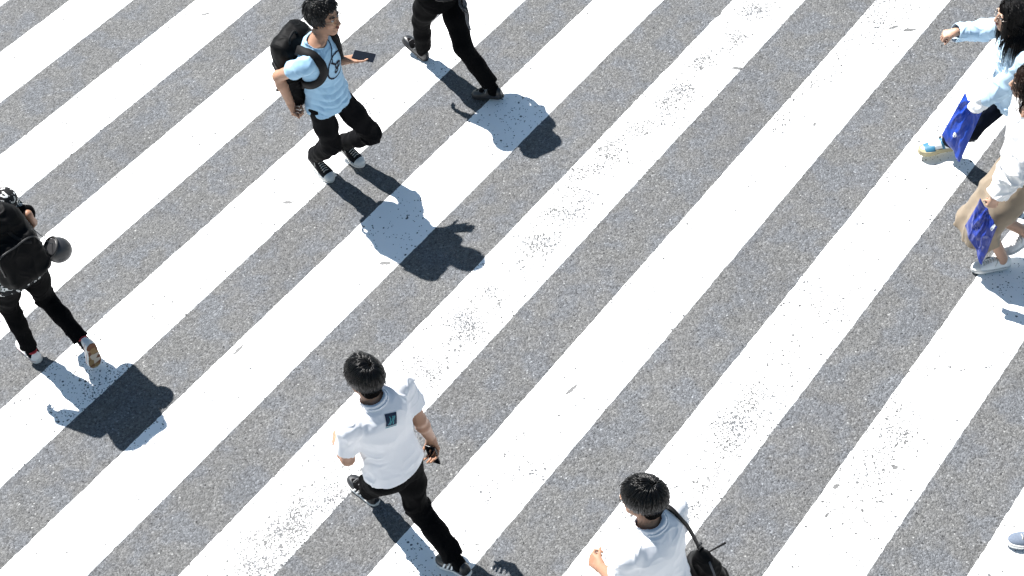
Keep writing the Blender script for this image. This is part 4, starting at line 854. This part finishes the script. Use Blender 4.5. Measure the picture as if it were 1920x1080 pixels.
def run_left():
    p = Person('left_man', 'walker leaving at the left edge in black with white patterned sleeves', M['skin_tan'], 130, -8, res=.006,
               hands={'R': dict(curl=(60, 75, 50), dorsal=V(.75, .1, .6), d=V(.25, -.1, -.9), thumb=(0, 10))})
    p.face(); p.hair_short(31, n=1400, messy=.2)
    p.shirt('patterned_pullover', M['pattern'], sleeve=1.88, sr=(.068, .07, .06), hem=-.15, seed=34, res=.006, ease=.015)
    p.part('cuff', tube([lerp(p.J['elR'], p.J['wrR'], t) for t in (.86, .9, .96, .98)], [.06, .058, .05, .042], 14), M['black_cloth'], p.shirt_obj)
    p.trousers(M['black_cloth'], wid=(.1, .084, .064, .05), cuff=.94, amp=.008, seed=35)
    p.shoes('chunky', dict(upper=M['leather_white'], sole=M['rubber_white'], band=M['red'], tread=M['tread'], collar=M['red'], lace=M['lace']))
    p.socks(M['black_cloth'], .037, .3)
    l, f, A = p.tframe(.6); R = np.stack([l, f, A]); C = p.tq
    B = SDF(); B.box(C(.52, 0, -.21), V(.17, .085, .245), .08, R, 0); B.box(C(.36, -.01, -.29), V(.145, .055, .15), .05, R, .03); B.box(C(.86, 0, -.2), V(.14, .07, .1), .065, R, .03); v, fc = B.mesh(.005); v = p.wrinkle(v, fc, .012, 37)
    bp = obj('backpack', [(v, fc)], M['black_nylon'], base := C(.05, 0, -.2)); tag(bp, 'large black backpack on the walker leaving at the left edge', 'backpack')
    sf = Surf((v, fc))
    for sd in (-1, 1): obj('shoulder_strap', ribbon(p.surf, [C(.93, .085*sd, -.14), C(1.0, .1*sd, -.04), C(.9, .11*sd, .09), C(.7, .13*sd, .11), C(.48, .165*sd, -.03), C(.4, .15*sd, -.12)], .06, .012, .004), M['black_web'], base, bp)
    obj('zip', ribbon(sf, [C(.3, .14, -.3), C(.58, .13, -.34), C(.62, 0, -.37), C(.58, -.13, -.34), C(.3, -.15, -.3)], .01, .003, .002), M['buckle'], base, bp)
    obj('webbing', ribbon(sf, [C(.78, -.02, -.3), C(.6, -.06, -.32), C(.5, -.14, -.3)], .02, .003, .002), M['black_web'], base, bp)
    # round pouch hanging from the pack on cords
    c = V(*POUCH); ax = unit(c-C(.5, -.1, -.22)); ax = unit(ax); s1 = unit(np.cross(ax, V(0, 0, 1))); s2 = np.cross(s1, ax); RR = np.stack([s1, ax, s2])
    B = SDF(); B.ell(c+ax*.01, (.082, .085, .082), RR, 0); B.cut(c-ax*.052, -ax); o = obj('round_pouch', [B.mesh(.004)], M['buckle2'], c); tag(o, 'round dome-shaped black pouch dangling on cords from the big backpack', 'pouch')
    obj('rim', [tube([c-ax*.05+.068*(s1*math.cos(t)+s2*math.sin(t)) for t in np.linspace(0, 2*math.pi, 28, endpoint=False)], .007, 6, closed=True)], M['rubber_black'], c, o)
    for d in (-.03, .03): obj('cord', [tube(catmull([c-ax*.05+s2*d, c-ax*.09+s2*(d*.8+.01), C(.56, -.16, -.22)+s2*d*.6], 10), .003, 5)], M['grey_web'], c, o)
M['buckle2'] = mat('matt_black_shell', (.02, .02, .022), .42, .5, bump=.05, bscale=900)
run_left()

def run_bottom():
    p = Person('bottom_man', 'man in white T-shirt with a shoulder bag at the bottom edge, seen from behind', M['skin_tan'], 152, -8, -4, res=.005,
               hands={'L': dict(dorsal=V(-.6, -.45, .65), curl=(45, 55, 35), d=V(-.45, .85, -.25), thumb=(0, 15))})
    p.face(); p.glasses(M['metal'])
    p.hair_short(41, n=4200, length=(.06, .09), fringe=.035, lift=.011, messy=.14, nape=-.098, whorl=(.0, -.05, .115), ears=False)
    p.shirt('t_shirt', M['white_tee'], hem=-.17, sleeve=.6, sr=(.058, .08), amp=.007, seed=44, res=.0045, ease=.01)
    p.trousers(M['navy_trouser'], wid=(.1, .085, .07, .066), amp=.007, seed=45)
    p.shoes('plain', dict(upper=M['leather_white'], sole=M['rubber_white'], lace=M['lace']))
    p.part('collar', tube(catmull([p.surf.near(p.tq(1.0, .062*math.cos(t), .06*math.sin(t)))[0] for t in np.linspace(0, 2*math.pi, 13)[:-1]], 40), .006, 6), M['white_tee'], p.shirt_obj)
    # slouchy bag hanging at the right hip
    b0 = V(*BAGTOP); R = np.stack([unit(p.hl), unit(np.cross(p.hl, V(0, 0, 1))), V(0, 0, 1)])
    B = SDF(); st = []
    for dz, a, b in ((-.40, .12, .05), (-.37, .14, .075), (-.25, .13, .08), (-.12, .085, .055), (-.04, .035, .028), (.0, .014, .013)): st.append((b0+V(-.13*dz, .02*dz, dz), unit(np.cross(p.hl, V(0, 0, 1))), a, b, b))
    B.loft(st, n=2.4); v, fc = B.mesh(.005); v = p.wrinkle(v, fc, .014, 47)
    o = obj('shoulder_bag', [(v, fc)], M['black_nylon'], b0-V(0, 0, .4)); tag(o, 'slouchy black bag hanging on a long strap behind the man at the bottom edge', 'bag')
    base = b0-V(0, 0, .4); sf = Surf((v, fc))
    sh = [p.surf.near(p.tq(t, sd, fr)) for t, sd, fr in ((.5, -.16, .08), (.75, -.15, .09), (.95, -.13, .04), (1.0, -.125, -.02), (.93, -.14, -.09))]
    Q = [a+n*.006 for a, n in sh]+[lerp(sh[-1][0], b0, .3)+V(.012, -.01, .012), lerp(sh[-1][0], b0, .65)+V(.008, -.006, .006), b0]
    Nn = [n for a, n in sh]+[unit(V(.5, -.5, .4))]*3; Q = catmull(Q, 40); Nn = catmull(Nn, 40)
    obj('strap', band(Q, Nn, np.linspace(.032, .022, 40), .003), M['black_web'], base, o)
    obj('strap_adjuster', [SDF().box(b0+V(0, 0, .03), V(.016, .008, .02), .004, R, 0).mesh(.003)], M['buckle'], base, o)
    obj('drawcord', [tube(catmull([b0+V(.02, 0, -.06), b0+V(.09, .02, -.04), b0+V(.14, .035, -.03)], 10), np.linspace(.004, .007, 10), 6)], M['black_web'], base, o)
    tp = [sf.near(b0+V(*q)) for q in ((.04, -.05, -.05), (.07, -.1, -.2), (.08, -.1, -.36))]
    obj('seam', ribbon(sf, [a for a, n in tp], .012, .003, .002, 16), M['grey_web'], base, o)
M['bag_seam'] = M['grey_web']
run_bottom()

def film_bag(name, label, corners, m, seed, bulge=.03, mark=None, crumple=1.0):
    """a limp plastic carrier: two crumpled films closed at the rim; corners: top-left, top-right, bottom-right, bottom-left"""
    a, b, c, d = [np.array(q) for q in corners]; n = 60; nr = unit(np.cross(c-a, d-b)); t = np.linspace(0, 1, n+1); u, v = [q[..., None] for q in np.meshgrid(t, t, indexing='ij')]
    P = (a*(1-u)+b*u)*(1-v)+(d*(1-u)+c*u)*v; e = np.maximum(np.sin(np.pi*u)*np.sin(np.pi*v), 0)**.6; vs = []; fs = []
    for s in (1, -1):
        q = np.concatenate([u*5.5, v*5.5, u*0+seed+s*.7], -1); w = q+.4*vnoise(q*.8, seed+1)[..., None]
        cr = 1-2*np.abs(vnoise(w, seed))[..., None]; cr2 = 1-2*np.abs(vnoise(w*2.3, seed+3))[..., None]; rad = np.arctan2(v+.1, u-.5)
        cr3 = 1-2*np.abs(np.sin(rad*6+seed+2*vnoise(q*.7, seed+6)[..., None]))
        k = e*bulge*(.6+crumple*(.4*cr+.12*cr2)+.45*cr3*np.exp(-v*1.5))*s
        X = P+nr*(k+.014*vnoise(q*.6*V(1, 1, 0), seed+12)[..., None])+unit(d-a)*.01*vnoise(q*1.4*V(1, 1, 0), 5)[..., None]
        i0 = len(vs)*(n+1)**2; vs.append(X.reshape(-1, 3)); g = np.arange((n+1)**2).reshape(n+1, n+1)+i0
        f = np.stack([g[:-1, :-1], g[1:, :-1], g[1:, 1:], g[:-1, 1:]], -1).reshape(-1, 4); fs.append(f if s > 0 else f[:, ::-1])
    vs = np.vstack(vs); fs = np.vstack(fs)
    base = (c+d)/2; o = obj(name, [(vs, fs)], m, base); tag(o, label, 'plastic bag', 'blue plastic carrier bags held by the women')
    if mark:
        mu, mv, mw, mh = mark; sf = Surf((vs, fs)); sgn = 1 if nr[1] < 0 else -1; X = unit(b-a); Y = unit(a-d); C = (a*(1-mu)+b*mu)*(1-mv)+(d*(1-mu)+c*mu)*mv
        obj('printed_mark', [decal(sf, C, X, Y, nr*sgn, mw, mh, lambda x, y: 0 if x*x+y*y < 1 and not (abs(x) < .3 and y < .1) else -1, 10, .002)], M['white_mark'], base, o)
def run_blue():
    p = Person('blue_woman', 'woman with long black hair in pale blue long-sleeved shirt striding in sandals and white socks', M['skin_fair'], 178, -6, res=.005, fem=True,
               hands={'R': dict(dorsal=V(-.1, -.2, 1), curl=(65, 80, 50), d=V(-.95, .08, -.15), thumb=(0, 25)), 'L': dict(dorsal=V(-.5, -.8, .2), curl=(60, 70, 45), d=V(-.35, -.1, -.95), thumb=(0, 25))}, hs=1.0)
    p.face(); p.glasses(M['metal'])
    p.shirt('shirt', M['pale_shirt'], hem=-.1, sleeve=2.02, sr=(.066, .068, .05), amp=.012, seed=54, ease=.012, neck=.078, rows=[(-.2, .205, .15, .16), (0, .19, .13, .15), (.25, .16, .12, .12), (.45, .15, .115, .11), (.7, .155, .118, .11), (.85, .145, .1, .105), (.95, .105, .072, .08), (1.0, .07, .06, .062)])
    p.trousers(M['navy_trouser'], wid=(.096, .082, .07, .062), cuff=.9, amp=.008, seed=55)
    p.hair_long(56, n=2200, length=.4, m=M['hair_soft'], spheres=[(p.tq(.9, 0, 0), .13), (p.J['shL'], .075), (p.J['shR'], .075), (p.tq(.7, 0, 0), .14)])
    p.socks(M['sock_white'], .037, .45)
    # platform sandals
    for q in 'LR':
        mp = p.shoe_map(q); T = lambda vf: (mp(vf[0]), vf[1] if q == 'R' else vf[1][:, ::-1])
        sole = Person.sole_sdf(.04, .008); root = p.part('sandal', [T(sole.mesh(.0035))], M['cork'])
        foot_in = Person.upper(.004)
        def strap(lo, hi, slope, hgt=9):
            u = Person.upper(.007); f0 = u.p[0][0]
            def g(P):
                y = P[..., 1]+slope*(P[..., 2]-.05); return np.maximum(f0(P), np.maximum(np.maximum(lo-y, y-hi), np.maximum(.036-P[..., 2], P[..., 2]-hgt)))
            b = SDF(); b.fn(g, u.p[0][1]-.01, u.p[0][2]+.01); return b
        p.part('toe_strap', [T(strap(.165, .235, -.1).mesh(.003))], M['sandal_blue'], root)
        p.part('instep_strap', [T(strap(.088, .108, -.35).mesh(.003))], M['sandal_blue'], root)
        p.part('heel_strap', [T(strap(-.02, .035, .0, .085).mesh(.003))], M['sandal_blue'], root)
        p.part('buckle', [T(SDF().box(V(.052, .1, .07), V(.004, .011, .013), .003, None, 0).mesh(.002))], M['metal'], root)
    # gathered cuff bunched at the left wrist
    w = p.J['wrL']; B = SDF(); rs = np.random.RandomState(5)
    B.ell(w+V(-.012, -.01, -.01), (.05, .048, .05), None, 0)
    for i in range(16):
        d = unit(rs.normal(size=3)); B.ell(w+V(-.012, -.01, -.012)+d*.04, (.026, .022, .026), None, .012)
    v, f = B.mesh(.004); p.part('gathered_cuff', [(p.wrinkle(v, f, .008, 58), f)], M['cuff_white'], p.shirt_obj)
    film_bag('carrier_bag', 'bright blue plastic bag held by the woman in sandals', BAG1, M['blue_bag'], 3, .036, (.42, .72, .026, .04), .45)
run_blue()

def run_beige():
    p = Person('beige_woman', 'woman in white blouse and beige culottes stepping in white canvas shoes at the right edge', M['skin_fair'], 158, -14, res=.005, fem=True,
               hands={'L': dict(dorsal=V(-.25, -.95, .1), curl=(65, 75, 45), d=V(-.3, -.05, -.95), thumb=(0, 25))})
    p.face()
    p.shirt('blouse', M['white_blouse'], hem=-.08, sleeve=1.9, sr=(.07, .086, .072), amp=.013, seed=64, ease=.014, neck=.07, rows=[(-.2, .185, .135, .15), (0, .175, .125, .145), (.25, .16, .12, .12), (.45, .152, .118, .112), (.7, .155, .118, .11), (.85, .145, .1, .105), (.95, .105, .072, .08), (1.0, .07, .06, .062)])
    J, S = p.J, p.S; B = SDF()
    for b, t in ((B, 0),):
        b.loft(p.stations([(-.19, .15, .12, .13), (-.05, .17, .115, .13), (.08, .165, .11, .125), (.3, .14, .105, .105)], -t))
        for q, dr in (('L', V(-.02, .02, 0)), ('R', V(-.05, .03, 0))):
            hp, kn = J['hip'+q], J['kn'+q]; hem = kn+V(0, 0, -.16)+dr+V(.03 if q == 'L' else -.0, 0, 0); n = unit(hem-kn)
            b.chain([hp, lerp(hp, kn, .55), kn+V(0, 0, -.01)], [.105-t, .105-t, .1-t], .04); b.cone(kn+V(0, 0, -.01), hem+n*.05, .1-t, .12-t, .04, cuts=[(hem+n*(.04 if t else 0), n)])
    B.cut(J['pelvis']+p.A*p.Lt*.25, p.A); B.open.pop(0); v, f = cloth(B, .0055); N = vnormals(v, f)
    q = v-J['pelvis']; d = .011*np.clip((.1-q[:, 2])*3, .15, 1)*(1-2*np.abs(vnoise(np.stack([q[:, 0]*12+q[:, 2]*5, q[:, 1]*12, q[:, 2]*2.2], 1), 66)))+.008*fbm(q*9, 67, 2)
    thicken(p.part('culottes', [(v+N*d[:, None], f)], M['beige']))
    p.hair_long(68, n=1700, length=.22, m=M['hair_brown'], spheres=[(p.tq(.9, 0, 0), .13), (p.J['shL'], .08), (p.J['shR'], .08)])
    p.part('earring', tube([p.hd(-.082, -.005, -.04)+.012*(p.H[1]*math.cos(t)+p.H[2]*math.sin(t)) for t in np.linspace(0, 2*math.pi, 14, endpoint=False)], .002, 5, closed=True), M['gold'])
    p.shoes('canvas', dict(upper=M['canvas_white'], sole=M['rubber_white'], band=M['grey_cloth'], toe=M['rubber_white'], lace=M['lace']))
    film_bag('carrier_bag', 'crumpled dark blue plastic bag held by the woman in beige culottes', BAG2, M['navy_bag'], 9, .04, (.88, .1, .02, .05), .6)
run_beige()

def run_corner():
    p = Person('corner_man', 'walker just outside the lower right corner, only a blue-grey trainer stepping in', M['skin_tan'], 178, 0, res=.008)
    p.face(); p.hair_short(71, n=1400, messy=.2)
    p.shirt('shirt', M['grey_cloth'], sleeve=.65, seed=74, res=.008)
    p.trousers(M['navy_trouser'], amp=.006, seed=75, res=.008)
    p.shoes('runner', dict(upper=M['grey_knit'], sole=M['rubber_white'], band=M['grey_cloth'], lace=M['lace'], tread=M['grey_cloth']))
run_corner()
